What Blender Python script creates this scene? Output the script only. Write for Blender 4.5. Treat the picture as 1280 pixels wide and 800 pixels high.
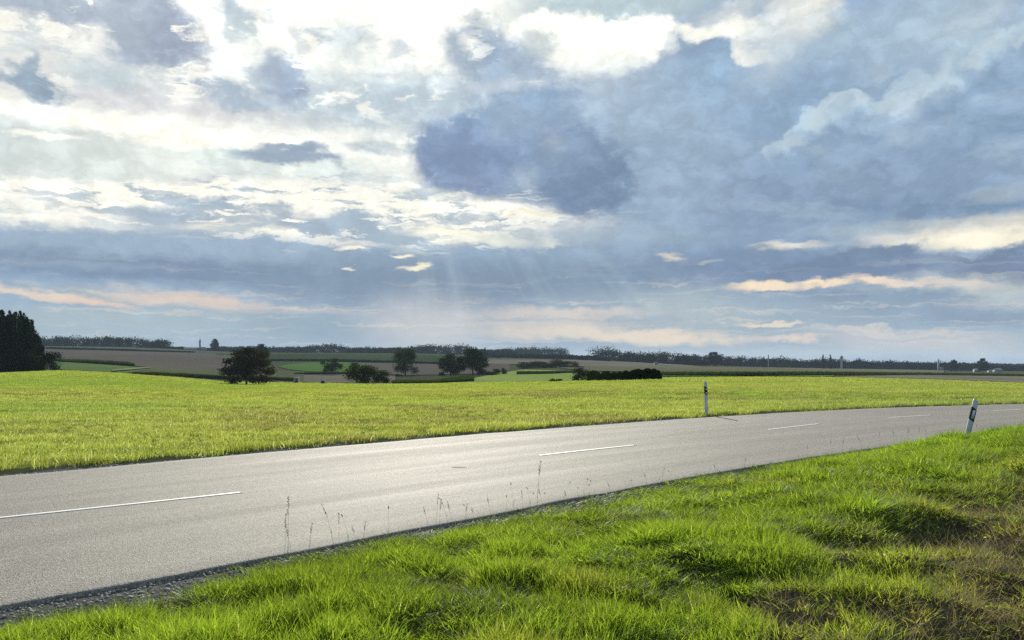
import bpy, math, random
import numpy as np
from mathutils import Vector

# ------------------------------------------------------------------ basics
sc = bpy.context.scene
col = sc.collection
for o in list(bpy.data.objects):
    bpy.data.objects.remove(o)
random.seed(7)
rng = np.random.default_rng(7)

F = 1000.0      # focal length in photo pixels
HY = 448.0      # eye level row of the photo
EYE = 1.7

def lin(c):
    c = np.asarray(c, float) / 255.0
    return tuple(np.where(c <= .04045, c / 12.92, ((c + .055) / 1.055) ** 2.4))

# ------------------------------------------------------------------ camera
cam_d = bpy.data.cameras.new('camera')
cam = bpy.data.objects.new('camera', cam_d)
col.objects.link(cam)
cam.location = (0, 0, EYE)
cam.rotation_euler = (math.radians(90), 0, 0)
cam_d.sensor_width = 36
cam_d.lens = 36 * F / 1280
cam_d.shift_y = (HY - 400) / 1280
cam_d.clip_start = 0.05
cam_d.clip_end = 30000
sc.camera = cam

sc.view_settings.view_transform = 'Standard'
sc.view_settings.look = 'None'
EXPO = 0.55
sc.view_settings.exposure = EXPO
sc.view_settings.gamma = 1
sc.cycles.max_bounces = 8
sc.cycles.diffuse_bounces = 3
sc.cycles.glossy_bounces = 2
sc.cycles.transmission_bounces = 4
sc.cycles.transparent_max_bounces = 6
sc.cycles.volume_bounces = 0
sc.cycles.use_denoising = False
sc.cycles.use_adaptive_sampling = True
sc.cycles.adaptive_threshold = .006
sc.cycles.adaptive_min_samples = 24
sc.cycles.sample_clamp_indirect = 4

# ------------------------------------------------------------------ sun
SUN_AZ, SUN_EL = math.radians(-7.0), math.radians(22.5)
sun_d = bpy.data.lights.new('sun', 'SUN')
sun_d.energy = 4.5
sun_d.angle = math.radians(0.5)
sun_d.color = (1.0, .94, .80)
sun = bpy.data.objects.new('sun', sun_d)
col.objects.link(sun)
sdir = Vector((math.sin(SUN_AZ) * math.cos(SUN_EL), math.cos(SUN_AZ) * math.cos(SUN_EL), math.sin(SUN_EL)))
sun.rotation_euler = sdir.to_track_quat('Z', 'Y').to_euler()
sun.location = (-20, 100, 60)

# ------------------------------------------------------------------ world: clear sky + clouds by direction
world = bpy.data.worlds.new('World')
sc.world = world
world.use_nodes = True
wt = world.node_tree
wt.nodes.clear()
def N(t, typ, **kw):
    n = t.nodes.new(typ)
    for k, v in kw.items():
        setattr(n, k, v)
    return n
def put(t, sock, v):
    if isinstance(v, bpy.types.NodeSocket):
        t.links.new(v, sock)
    else:
        sock.default_value = v
def math_(t, op, a, b=0.0, c=None, clamp=False):
    n = N(t, 'ShaderNodeMath', operation=op, use_clamp=clamp)
    put(t, n.inputs[0], a); put(t, n.inputs[1], b)
    if c is not None: put(t, n.inputs[2], c)
    return n.outputs[0]
def vmath(t, op, a, b=None, out=0):
    n = N(t, 'ShaderNodeVectorMath', operation=op)
    put(t, n.inputs[0], a)
    if b is not None:
        if op == 'SCALE': put(t, n.inputs['Scale'], b)
        else: put(t, n.inputs[1], b)
    return n.outputs[out]
def mixc(t, f, a, b, mode='MIX'):
    n = N(t, 'ShaderNodeMix', data_type='RGBA', blend_type=mode)
    put(t, n.inputs[0], f); put(t, n.inputs[6], a); put(t, n.inputs[7], b)
    return n.outputs[2]
def noise(t, vec, scale, detail=4, rough=.55, dim='3D', lac=2.0):
    n = N(t, 'ShaderNodeTexNoise', noise_dimensions=dim)
    if vec is not None: t.links.new(vec, n.inputs['Vector'])
    n.inputs['Scale'].default_value = scale
    n.inputs['Detail'].default_value = detail
    n.inputs['Roughness'].default_value = rough
    n.inputs['Lacunarity'].default_value = lac
    return n
def ramp(t, f, stops):
    n = N(t, 'ShaderNodeValToRGB')
    t.links.new(f, n.inputs[0])
    e = n.color_ramp.elements
    while len(e) < len(stops): e.new(.5)
    for k, (p, c) in enumerate(stops):
        e[k].position = p
        e[k].color = (*c, 1) if len(c) == 3 else c
    return n.outputs[0]
def mrange(t, v, a, b, c=0.0, d=1.0, smooth=False):
    n = N(t, 'ShaderNodeMapRange', interpolation_type='SMOOTHSTEP' if smooth else 'LINEAR')
    put(t, n.inputs[0], v); put(t, n.inputs[1], a); put(t, n.inputs[2], b)
    put(t, n.inputs[3], c); put(t, n.inputs[4], d)
    return n.outputs[0]

WS = 0.1                                  # background strength
KS = 1.0 / WS / (2 ** EXPO)               # cloud radiance in units of the background
tc = N(wt, 'ShaderNodeTexCoord')
sepn = N(wt, 'ShaderNodeSeparateXYZ')
wt.links.new(tc.outputs['Generated'], sepn.inputs[0])
dx, dy, dz = sepn.outputs
az = math_(wt, 'MULTIPLY', math_(wt, 'ARCTAN2', dx, dy), 1000.0)
hyp = math_(wt, 'SQRT', math_(wt, 'ADD', math_(wt, 'MULTIPLY', dx, dx), math_(wt, 'MULTIPLY', dy, dy)))
el = math_(wt, 'MULTIPLY', math_(wt, 'ARCTAN2', dz, hyp), 1000.0)
cmb = N(wt, 'ShaderNodeCombineXYZ')
wt.links.new(az, cmb.inputs[0]); wt.links.new(el, cmb.inputs[1])
P = cmb.outputs[0]
def sky_pt(px, py):                        # photo pixel -> (azimuth, elevation) in milliradians
    a = math.atan((px - 640) / F)
    return a * 1000, math.atan((HY - py) / math.hypot(F, px - 640)) * 1000
# domain warps: billowy (cumulus), stratified (flat banks)
mfn = N(wt, 'ShaderNodeMapping'); wt.links.new(P, mfn.inputs[0])
mfn.inputs['Scale'].default_value = (1 / 26, 1 / 17, 1)
nfine = noise(wt, mfn.outputs[0], 1.0, 5, .62)
fined = vmath(wt, 'MULTIPLY', vmath(wt, 'SUBTRACT', nfine.outputs['Color'], (.5, .5, .5)), (26, 17, 0))
eros = mrange(wt, nfine.outputs['Fac'], .42, .74, 0.0, .85)
ecmb = N(wt, 'ShaderNodeCombineXYZ'); wt.links.new(eros, ecmb.inputs[2])
PF = vmath(wt, 'ADD', P, vmath(wt, 'ADD', fined, ecmb.outputs[0]))     # z carries ragged erosion of every edge
def warp(scx, scy, amp, detail, rough, seed, src=None):
    m = N(wt, 'ShaderNodeMapping')
    wt.links.new(P, m.inputs[0])
    m.inputs['Scale'].default_value = (1 / scx, 1 / scy, 1)
    m.inputs['Location'].default_value = (seed, seed * 1.7, seed * .3)
    n = noise(wt, m.outputs[0], 1.0, detail, rough)
    d = vmath(wt, 'SUBTRACT', n.outputs['Color'], (.5, .5, .5))
    d = vmath(wt, 'MULTIPLY', d, (amp[0], amp[1], 0))
    return vmath(wt, 'ADD', src or PF, d), n
WB, nb = warp(70, 55, (90, 75), 4, .55, 3.1)
WC, nc_ = warp(34, 30, (40, 36), 4, .6, 41.0)
WF, nf = warp(110, 24, (110, 24), 4, .58, 11.7)
WSM, ns_ = warp(240, 130, (90, 60), 3, .5, 23.0, P)
def cl(n, k):
    g = (.945, 1.0, .945) if n[2] > n[0] + 4 and n[0] < 212 else (1, 1, 1)      # slate blue rather than violet
    return tuple(x * KS * k * q for x, q in zip(lin(n), g)) + (1,)

nish = N(wt, 'ShaderNodeTexSky', sky_type='NISHITA')
nish.sun_disc = False
nish.sun_elevation = SUN_EL
nish.sun_rotation = SUN_AZ
nish.air_density = 1.0
nish.dust_density = 2.0
# general deck: blue grey, broken by openings of clear sky outside the authored part too
deckn = noise(wt, WSM, 1.0, 5, .55)
mdeck = N(wt, 'ShaderNodeMapping'); wt.links.new(WSM, mdeck.inputs[0])
mdeck.inputs['Scale'].default_value = (1 / 420, 1 / 150, 1)
deckn = noise(wt, mdeck.outputs[0], 1.0, 6, .55).outputs['Fac']
deck = ramp(wt, deckn, [(.30, lin((124, 149, 177))), (.5, lin((146, 171, 199))), (.72, lin((174, 194, 212)))])
deck = vmath(wt, 'SCALE', deck, KS)
grad = mrange(wt, el, 0.0, 110.0, 1.0, 0.0, True)
cur = mixc(wt, math_(wt, 'MULTIPLY', grad, .75), deck, cl((172, 186, 202), 1))
opening = mrange(wt, deckn, .60, .70, 0.0, .8, True)
opening = math_(wt, 'MULTIPLY', opening, mrange(wt, el, 420.0, 620.0, 0.0, 1.0, True))
cur = mixc(wt, opening, cur, vmath(wt, 'SCALE', nish.outputs[0], 1.0))

GR = (150, 168, 202)
_r = random.Random(3)
PUFFS = [(1230, 150, 110, 75, -20, .3, (168, 188, 216), .8, 'B', 1), (1110, 195, 120, 50, -18, .4, (166, 186, 214), .8, 'B', 1)]
for t_ in range(15):                       # towers of a cumulus, each a lit puff with a duller belly
    q_ = t_ / 14
    x_ = 975 + 300 * q_ + _r.uniform(-8, 8); y_ = 190 - 118 * q_ ** .8 + _r.uniform(-10, 10) - 18 * math.sin(q_ * 9)
    s_ = _r.uniform(22, 36) * (.7 + .6 * q_)
    PUFFS.append((x_, y_, s_, s_ * .8, 0, .16, (190, 208, 229), .9, 'C', 1))
    PUFFS.append((x_ + s_ * .35, y_ + s_ * .5, s_ * .95, s_ * .7, -20, .55, (152, 175, 207), .85, 'C', 1))
for t_ in range(9):
    x_ = _r.uniform(1000, 1240); y_ = 235 - (x_ - 1000) * .32 + _r.uniform(-12, 22); s_ = _r.uniform(20, 34)
    PUFFS.append((x_, y_, s_, s_ * .7, 0, .3, (176, 194, 219), .7, 'C', 1))
    PUFFS.append((x_ + s_ * .3, y_ + s_ * .45, s_, s_ * .6, 0, .6, (150, 171, 203), .7, 'C', 1))
B = [
 # --- upper left: bright broken sky
 (330, 90, 420, 150, 0, .35, (250, 252, 243), 1.0, 'S', 1.1),
 (430, 40, 330, 90, 0, .5, (255, 255, 244), 1.0, 'S', 1.25),
 (90, 205, 210, 48, 0, .18, 'SKY', 1.0, 'F', 1),
 (330, 208, 130, 24, 0, .4, (228, 240, 236), .9, 'F', 1),
 (130, 150, 260, 12, 2, .5, (255, 255, 243), 1, 'F', 1.15),
 (470, 168, 190, 11, 1, .5, (255, 255, 243), 1, 'F', 1.15),
 (215, 177, 42, 9, 0, .6, (253, 252, 240), 1, 'F', 1.1),
 (230, 124, 300, 24, 0, .6, (224, 224, 226), .9, 'F', 1),
 (480, 132, 200, 34, 2, .6, (205, 216, 230), .9, 'F', 1),
 (560, 118, 110, 30, 5, .8, (195, 209, 228), .6, 'F', 1),
 (70, 42, 85, 32, 0, .7, (250, 250, 243), .9, 'B', 1.0),
 (60, 3, 150, 20, 3, .4, (183, 191, 212), .95, 'B', 1),
 (185, 40, 80, 42, 18, .3, (180, 188, 210), .97, 'B', 1),
 (150, 22, 70, 22, 10, .6, (190, 197, 215), .8, 'B', 1),
 (215, 62, 38, 26, 20, .6, (168, 176, 201), .8, 'B', 1),
 (130, 88, 62, 22, 5, .7, (206, 217, 229), .8, 'B', 1),
 (42, 106, 50, 17, 4, .35, (158, 175, 199), .97, 'B', 1),
 (26, 82, 12, 24, 0, .5, (165, 182, 204), .9, 'B', 1),
 (302, 24, 18, 38, -6, .4, (205, 216, 229), .9, 'B', 1),
 (350, 96, 36, 28, -10, .5, (180, 191, 215), .95, 'B', 1),
 (368, 106, 18, 20, 0, .6, (165, 178, 208), .7, 'B', 1),
 (292, 124, 38, 11, 0, .5, (182, 194, 216), .9, 'B', 1),
 (240, 120, 26, 9, 0, .5, (184, 194, 216), .9, 'B', 1),
 (435, 42, 34, 22, 0, .7, (214, 227, 230), .8, 'B', 1),
 (500, 66, 17, 15, 10, .5, (212, 222, 230), .8, 'B', 1),
 (375, 48, 14, 18, 0, .5, (222, 228, 234), .8, 'B', 1),
 (340, 22, 14, 12, 0, .5, (222, 228, 236), .7, 'B', 1),
 # --- small flat clouds in the pale opening
 (358, 195, 68, 8, 1, .4, (172, 184, 207), .95, 'F', 1),
 (375, 190, 26, 8, 0, .5, (165, 178, 202), .8, 'F', 1),
 (480, 183, 34, 9, 0, .6, (192, 202, 216), .85, 'F', 1),
 # --- centre: light edge, then the dark mass
 (760, 8, 130, 26, 0, .5, (200, 215, 226), .9, 'S', 1),
 (600, 62, 48, 40, 0, .3, (182, 194, 214), .95, 'B', 1),
 (640, 84, 62, 40, 0, .4, (168, 184, 211), .95, 'B', 1),
 (588, 56, 12, 8, -5, .8, (240, 240, 238), .75, 'C', 1),
 (700, 42, 70, 26, 4, .22, (255, 255, 243), 1, 'B', 1.25),
 (772, 58, 72, 30, -2, .2, (255, 255, 243), 1, 'B', 1.3),
 (735, 72, 60, 17, 0, .3, (255, 255, 243), 1, 'F', 1.2),
 (668, 62, 26, 16, 0, .5, (205, 212, 222), .8, 'B', 1),
 (835, 66, 14, 12, 0, .5, (235, 240, 238), .8, 'B', 1),
 (655, 104, 60, 10, -3, .6, (212, 220, 228), .8, 'F', 1),
 (850, 140, 190, 52, 4, .7, (174, 191, 217), .9, 'S', 1),
 (930, 100, 70, 40, 0, .8, (162, 188, 219), .8, 'S', 1),
 (900, 40, 62, 15, 4, .3, (255, 254, 242), 1, 'B', 1.15),
 (945, 66, 30, 9, 20, .4, (253, 252, 242), 1, 'B', 1.1),
 (905, 14, 40, 14, 0, .7, (222, 230, 232), .8, 'B', 1),
 (1000, 16, 48, 26, -25, .75, (255, 252, 238), 1, 'B', 1.1),
 (968, 60, 34, 46, 15, .8, (222, 232, 236), .75, 'B', 1),
 (1050, 78, 55, 40, 10, .5, (184, 201, 224), .9, 'B', 1),
 (1090, 88, 20, 12, 0, .6, (206, 216, 228), .7, 'B', 1),
 (1200, 18, 48, 14, -6, .75, (226, 232, 230), .8, 'B', 1),
 (1150, 40, 170, 42, 0, .8, (186, 203, 225), .8, 'S', 1),
 (1000, 140, 110, 45, -25, .7, (152, 175, 207), .9, 'S', 1),
 (930, 205, 170, 30, 0, .8, (158, 178, 206), .7, 'S', 1),
 # cumulus tower on the right, light rims and darker bellies
 *PUFFS,
 (1240, 175, 70, 30, 0, .6, (138, 162, 196), .85, 'B', 1),
 (1150, 205, 130, 26, 0, .8, (148, 170, 203), .8, 'B', 1),
 (1120, 160, 24, 20, 0, .8, (196, 208, 226), .6, 'B', 1),
 (1265, 205, 40, 30, 0, .6, (160, 178, 207), .7, 'B', 1),
 (1000, 240, 230, 34, 0, .7, (146, 165, 196), .85, 'S', 1),
 (1070, 258, 85, 13, 0, .6, (126, 150, 183), .85, 'F', 1),
 (1235, 258, 45, 13, 0, .5, (124, 147, 180), .85, 'F', 1),
 (1255, 242, 44, 10, 0, .6, (176, 188, 206), .7, 'F', 1),
 # dark central mass
 (600, 196, 88, 50, 5, .16, (146, 163, 199), 1, 'C', 1),
 (600, 175, 60, 16, 0, .8, (164, 181, 212), .6, 'B', 1),
 (665, 170, 90, 52, 0, .35, (148, 168, 204), .95, 'B', 1),
 (655, 130, 70, 22, -5, .7, (150, 176, 210), .7, 'B', 1),
 (732, 220, 68, 54, 0, .26, (134, 153, 186), 1, 'C', 1),
 (700, 200, 40, 30, 0, .6, (150, 168, 199), .7, 'C', 1),
 (745, 250, 45, 18, 0, .6, (122, 142, 172), .85, 'B', 1),
 (560, 205, 36, 26, 0, .5, (138, 155, 190), .7, 'C', 1),
 (628, 222, 40, 24, 0, .5, (134, 152, 186), .7, 'C', 1),
 (655, 150, 46, 18, -15, .7, (168, 184, 212), .6, 'C', 1),
 (770, 200, 24, 20, 0, .6, (152, 169, 198), .6, 'C', 1),
 (575, 222, 40, 20, 0, .6, (142, 158, 194), .7, 'B', 1),
 (695, 184, 13, 14, 0, .9, (198, 208, 220), .6, 'C', 1),
 (655, 226, 26, 26, 0, .7, (184, 197, 217), .7, 'B', 1),
 (645, 235, 10, 13, 0, .7, (140, 160, 190), .7, 'B', 1),
 (840, 290, 250, 55, 0, .7, (146, 164, 195), .7, 'S', 1),
 # --- left middle: banks with bright gaps
 (430, 236, 110, 15, 2, .5, (192, 207, 225), .9, 'F', 1),
 (500, 232, 24, 3, 0, .5, (255, 255, 243), 1, 'F', 1.1),
 (90, 247, 230, 18, 0, .4, (255, 253, 240), 1, 'F', 1.1),
 (410, 258, 330, 34, 4, .4, (255, 253, 240), 1, 'F', 1.1),
 (600, 262, 100, 9, 4, .4, (255, 253, 240), 1, 'F', 1.15),
 (95, 274, 210, 14, 0, .5, (252, 250, 238), 1, 'F', 1.1),
 (130, 258, 90, 8, 0, .5, (190, 199, 214), .9, 'F', 1),
 (20, 262, 60, 6, 0, .5, (200, 207, 218), .8, 'F', 1),
 (262, 222, 60, 6, 0, .6, (216, 218, 224), .8, 'F', 1),
 (215, 243, 26, 6, 0, .6, (196, 203, 217), .8, 'F', 1),
 (245, 256, 30, 11, 15, .4, (172, 184, 208), .95, 'B', 1),
 (272, 252, 22, 9, 10, .4, (172, 184, 208), .95, 'B', 1),
 (215, 272, 65, 14, -4, .5, (178, 190, 212), .95, 'F', 1),
 (300, 268, 60, 9, 4, .5, (192, 200, 216), .9, 'F', 1),
 (352, 262, 16, 8, 0, .5, (184, 194, 212), .9, 'B', 1),
 (400, 286, 72, 18, 3, .35, (172, 186, 209), .95, 'F', 1),
 (450, 285, 34, 18, 0, .5, (160, 176, 203), .9, 'B', 1),
 (522, 277, 30, 10, 12, .5, (178, 190, 210), .9, 'B', 1),
 (500, 300, 70, 16, 8, .5, (176, 192, 213), .9, 'F', 1),
 (590, 272, 50, 5, 0, .5, (186, 195, 211), .85, 'F', 1),
 (640, 276, 26, 9, 0, .4, (160, 176, 203), .95, 'B', 1),
 (290, 288, 60, 10, 2, .6, (252, 250, 234), .95, 'F', 1),
 (605, 296, 88, 11, 5, .4, (255, 252, 232), 1, 'F', 1.1),
 (670, 304, 32, 8, 0, .4, (255, 250, 228), 1, 'B', 1.05),
 (668, 269, 28, 4, 3, .4, (255, 248, 224), 1, 'F', 1),
 # --- long blue grey bands above the horizon
 (120, 312, 380, 24, 0, .6, (166, 183, 208), .92, 'F', 1),
 (300, 302, 130, 12, 2, .6, (176, 190, 212), .8, 'F', 1),
 (410, 318, 200, 15, 4, .6, (164, 182, 208), .85, 'F', 1),
 (620, 330, 150, 18, 0, .7, (160, 180, 206), .8, 'F', 1),
 (230, 340, 420, 17, 1, .5, (132, 150, 180), .92, 'F', 1),
 (100, 332, 110, 7, 0, .7, (158, 174, 200), .7, 'F', 1),
 (540, 352, 210, 34, 0, .6, (140, 157, 182), .9, 'S', 1),
 (700, 350, 190, 30, 0, .7, (136, 154, 180), .8, 'S', 1),
 (440, 302, 62, 4, 4, .5, (228, 230, 228), .8, 'F', 1),
 (450, 310, 20, 2.6, 6, .5, (255, 252, 232), 1, 'F', 1),
 (494, 321, 13, 3, 0, .5, (255, 252, 228), 1, 'F', 1),
 (515, 334, 16, 4.5, 0, .5, (255, 248, 220), 1, 'F', 1),
 (439, 338, 9, 2.6, 0, .5, (240, 236, 220), .9, 'F', 1),
 (120, 368, 170, 10, 2, .6, (172, 184, 198), .8, 'F', 1),
 (50, 368, 100, 6, 5, .5, (240, 219, 198), .8, 'F', 1),
 (245, 376, 100, 10, 4, .6, (233, 213, 198), .8, 'F', 1),
 (120, 379, 50, 4, 4, .5, (240, 212, 190), .8, 'F', 1),
 (350, 387, 90, 4, 1, .7, (206, 198, 200), .8, 'F', 1),
 (150, 402, 320, 16, 0, .7, (178, 192, 204), .8, 'F', 1),
 (440, 402, 130, 18, 0, .8, (150, 168, 190), .7, 'S', 1),
 # --- right middle: dark banks with cream gaps
 (1190, 292, 130, 20, -1, .4, (222, 220, 212), .9, 'F', 1),
 (1215, 300, 110, 13, -2, .5, (253, 247, 224), 1, 'F', 1),
 (985, 307, 40, 6, 2, .5, (247, 240, 222), .95, 'F', 1),
 (1150, 276, 34, 9, 0, .5, (130, 150, 182), .8, 'B', 1),
 (1100, 284, 90, 6, 0, .7, (176, 188, 204), .7, 'F', 1),
 (950, 335, 180, 26, 0, .5, (132, 150, 182), .9, 'F', 1),
 (1085, 322, 62, 20, 0, .25, (128, 145, 176), 1, 'B', 1),
 (1210, 330, 130, 19, 1, .25, (126, 143, 175), 1, 'B', 1),
 (1050, 338, 130, 14, 0, .5, (124, 142, 175), .95, 'F', 1),
 (838, 321, 15, 3.6, 5, .9, (236, 226, 212), .8, 'F', 1),
 (895, 325, 13, 2.0, 0, .9, (200, 204, 208), .6, 'F', 1),
 (1200, 366, 130, 18, 3, .6, (196, 200, 205), .85, 'F', 1),
 (985, 356, 78, 6.5, -3, .4, (252, 232, 204), 1, 'F', 1),
 (1105, 353, 34, 6, 6, .5, (248, 228, 206), .95, 'F', 1),
 (1170, 356, 60, 5, 3, .6, (226, 216, 206), .8, 'F', 1),
 (1110, 376, 130, 15, 3, .4, (142, 160, 188), .95, 'F', 1),
 (1250, 395, 110, 10, 2, .6, (146, 162, 188), .85, 'F', 1),
 (1050, 365, 60, 10, 8, .5, (138, 155, 184), .9, 'B', 1),
 # --- light near the horizon
 (850, 392, 190, 22, 0, .8, (168, 182, 198), .8, 'S', 1),
 (545, 404, 70, 34, 0, .8, (212, 212, 212), .75, 'S', 1),
 (860, 390, 60, 26, 0, .9, (190, 198, 206), .5, 'S', 1),
 (700, 392, 100, 6, 0, .7, (222, 212, 202), .8, 'F', 1),
 (700, 404, 110, 5, 0, .7, (218, 212, 202), .7, 'F', 1),
 (805, 420, 120, 9, 2, .6, (242, 226, 202), .9, 'F', 1),
 (700, 416, 90, 9, 0, .7, (228, 218, 202), .8, 'F', 1),
 (960, 404, 50, 2.6, 2, .5, (238, 226, 206), .85, 'F', 1),
 (985, 424, 45, 4, 0, .6, (236, 218, 200), .85, 'F', 1),
 (1150, 430, 120, 13, 4, .8, (212, 210, 208), .75, 'F', 1),
 (1130, 415, 110, 4, 3, .7, (206, 206, 206), .7, 'F', 1),
 (1010, 442, 260, 8, 0, .8, (196, 202, 208), .7, 'F', 1),
]
WARP = {'B': WB, 'F': WF, 'S': WSM, 'C': WC}
def paint(B, cur):
    global WARP
    for bi, (cx, cy, rx, ry, rot, soft, c, op, w, k) in enumerate(B):
        if bi % 10 == 9:
            # orders the evaluation of this long chain (keeps Cycles within its node stack)
            eps = vmath(wt, 'SCALE', cur, 1e-7)
            WARP = {q: vmath(wt, 'ADD', W0, eps) for q, W0 in (('B', WB), ('F', WF), ('S', WSM), ('C', WC))}
        a, e = sky_pt(cx, cy)
        sx = 1 / (1 + ((cx - 640) / F) ** 2)
        sy = 1 / math.sqrt(1 + ((cx - 640) / F) ** 2)
        m = N(wt, 'ShaderNodeMapping', vector_type='TEXTURE')
        wt.links.new(WARP[w], m.inputs[0])
        m.inputs['Location'].default_value = (a, e, 0)
        m.inputs['Rotation'].default_value = (0, 0, -math.radians(rot))
        m.inputs['Scale'].default_value = (rx * sx, ry * sy, 1)
        ln = vmath(wt, 'LENGTH', m.outputs[0], out=1)
        f = mrange(wt, ln, 1 - soft, 1 + soft, op, 0.0, True)
        if c == 'SKY':
            # clear opening: the Nishita sky, veiled by thin pale cirrus
            tgt = mixc(wt, .75, vmath(wt, 'SCALE', nish.outputs[0], .35), cl((224, 238, 236), 1))
            cur = mixc(wt, f, cur, tgt)
        else:
            cur = mixc(wt, f, cur, cl(c, k))
    return cur
cur = paint(B, cur)
# broken detail inside the authored regions: ragged scraps and streaks
def region(cx, cy, rx, ry, soft):
    a, e = sky_pt(cx, cy)
    sx = 1 / (1 + ((cx - 640) / F) ** 2)
    m = N(wt, 'ShaderNodeMapping', vector_type='TEXTURE')
    eps = vmath(wt, 'SCALE', cur, 1e-7)
    wt.links.new(vmath(wt, 'ADD', WSM, eps), m.inputs[0])
    m.inputs['Location'].default_value = (a, e, 0); m.inputs['Scale'].default_value = (rx * sx, ry, 1)
    return mrange(wt, vmath(wt, 'LENGTH', m.outputs[0], out=1), 1 - soft, 1 + soft, 1.0, 0.0, True)
def streaks(scx, scy, lo, hi, color, op, reg, seed, k=1):
    m = N(wt, 'ShaderNodeMapping')
    wt.links.new(vmath(wt, 'ADD', WF, vmath(wt, 'SCALE', cur, 1e-7)), m.inputs[0])
    m.inputs['Scale'].default_value = (1 / scx, 1 / scy, 0); m.inputs['Location'].default_value = (seed, seed * .7, 0)
    n = noise(wt, m.outputs[0], 1.0, 7, .62).outputs['Fac']
    f = math_(wt, 'MULTIPLY', mrange(wt, n, lo, hi, 0.0, op, True), reg)
    return mixc(wt, f, cur, cl(color, k))
g1 = region(350, 258, 380, 40, .5)
cur = streaks(70, 15, .50, .60, (180, 194, 213), .85, g1, 5.3)
cur = streaks(80, 12, .52, .60, (255, 253, 240), 1.0, g1, 9.1, 1.1)
g2 = region(300, 70, 360, 70, .5)
cur = streaks(85, 48, .54, .66, (196, 208, 224), .65, g2, 2.2)
cur = streaks(70, 34, .55, .63, (255, 254, 243), .9, g2, 7.9, 1.1)
g3 = region(640, 400, 900, 52, .5)
cur = streaks(230, 9, .52, .66, (230, 222, 206), .40, g3, 1.4)
g4 = region(1000, 180, 420, 170, .4)
cur = streaks(130, 60, .52, .66, (186, 202, 221), .35, g4, 6.6)
B2 = [(835, 225, 75, 60, 0, .7, (166, 184, 211), .75, 'S', 1),
      (745, 296, 130, 14, 0, .7, (164, 181, 203), .7, 'F', 1),
      (733, 226, 60, 44, 0, .2, (130, 149, 181), .95, 'C', 1),
      (590, 205, 62, 36, 0, .2, (141, 158, 194), .8, 'C', 1),
      (712, 196, 34, 20, 0, .6, (150, 168, 199), .7, 'C', 1),
      (88, 201, 165, 27, 0, .16, 'SKY', 1.0, 'F', 1),
      (300, 212, 60, 12, 0, .5, (228, 239, 236), .8, 'F', 1),
      (214, 177, 34, 6, 0, .5, (254, 252, 240), 1, 'F', 1.1),
      (60, 168, 46, 4, 0, .5, (255, 254, 243), 1, 'F', 1.1),
      (330, 196, 44, 6, 0, .5, (170, 183, 206), .9, 'F', 1),
      (372, 193, 52, 8, 2, .4, (166, 180, 204), .95, 'B', 1)]
for t_ in range(11):
    q_ = t_ / 10
    x_ = 990 + 285 * q_ + _r.uniform(-6, 6); y_ = 178 - 112 * q_ ** .8 + _r.uniform(-6, 6) - 16 * math.sin(q_ * 9)
    B2.append((x_, y_, _r.uniform(9, 20), _r.uniform(6, 10), -25, .6, (204, 217, 233), .75, 'C', 1))
    B2.append((x_ + 18, y_ + 26, _r.uniform(16, 26), _r.uniform(9, 14), -15, .6, (146, 168, 200), .55, 'C', 1))
cur = paint(B2, cur)
# faint crepuscular rays fanning down from the hidden sun
sa, se = sky_pt(520, 60)
rx_ = math_(wt, 'SUBTRACT', az, sa); ry_ = math_(wt, 'SUBTRACT', se, el)
ang = math_(wt, 'ARCTAN2', rx_, ry_)
nr = N(wt, 'ShaderNodeTexNoise', noise_dimensions='1D')
wt.links.new(ang, nr.inputs['W'])
nr.inputs['Scale'].default_value = 9.0; nr.inputs['Detail'].default_value = 2
ray = mrange(wt, nr.outputs['Fac'], .48, .70, 0.0, 1.0, True)
band = math_(wt, 'MULTIPLY', mrange(wt, el, 172.0, 142.0, 0.0, 1.0, True), mrange(wt, el, 20.0, 70.0, 0.0, 1.0, True))
band = math_(wt, 'MULTIPLY', band, mrange(wt, ang, .55, 1.0, 1.0, 0.0, True))
band = math_(wt, 'MULTIPLY', band, mrange(wt, ang, -.45, .32, .15, 1.0, True))
rayf = math_(wt, 'MULTIPLY', math_(wt, 'MULTIPLY', ray, band), .15)
cur = mixc(wt, rayf, cur, cl((214, 224, 230), 1))
# fine cloud texture: billowing creases, fading out towards the flat banks at the horizon
mt = N(wt, 'ShaderNodeMapping'); wt.links.new(WC, mt.inputs[0])
mt.inputs['Scale'].default_value = (1 / 62, 1 / 40, 0)
tex = noise(wt, mt.outputs[0], 1.0, 5, .55).outputs['Fac']
bil_ = math_(wt, 'ABSOLUTE', math_(wt, 'SUBTRACT', tex, .5))
texm = math_(wt, 'ADD', mrange(wt, bil_, 0.0, .16, .89, 1.09), mrange(wt, nfine.outputs['Fac'], .3, .7, -.05, .05))
texm = mrange(wt, mrange(wt, el, 30.0, 200.0, .25, 1.0), 0.0, 1.0, 1.0, texm)
cur = vmath(wt, 'SCALE', cur, texm)
# below the horizon: plain ground grey
below = mrange(wt, dz, -.02, -.06, 0.0, 1.0)
cur = mixc(wt, below, cur, cl((95, 105, 80), .6))
bg = N(wt, 'ShaderNodeBackground')
wt.links.new(cur, bg.inputs[0]); bg.inputs[1].default_value = WS
wo = N(wt, 'ShaderNodeOutputWorld')
wt.links.new(bg.outputs[0], wo.inputs[0])
world.cycles.sampling_method = 'NONE'

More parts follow.
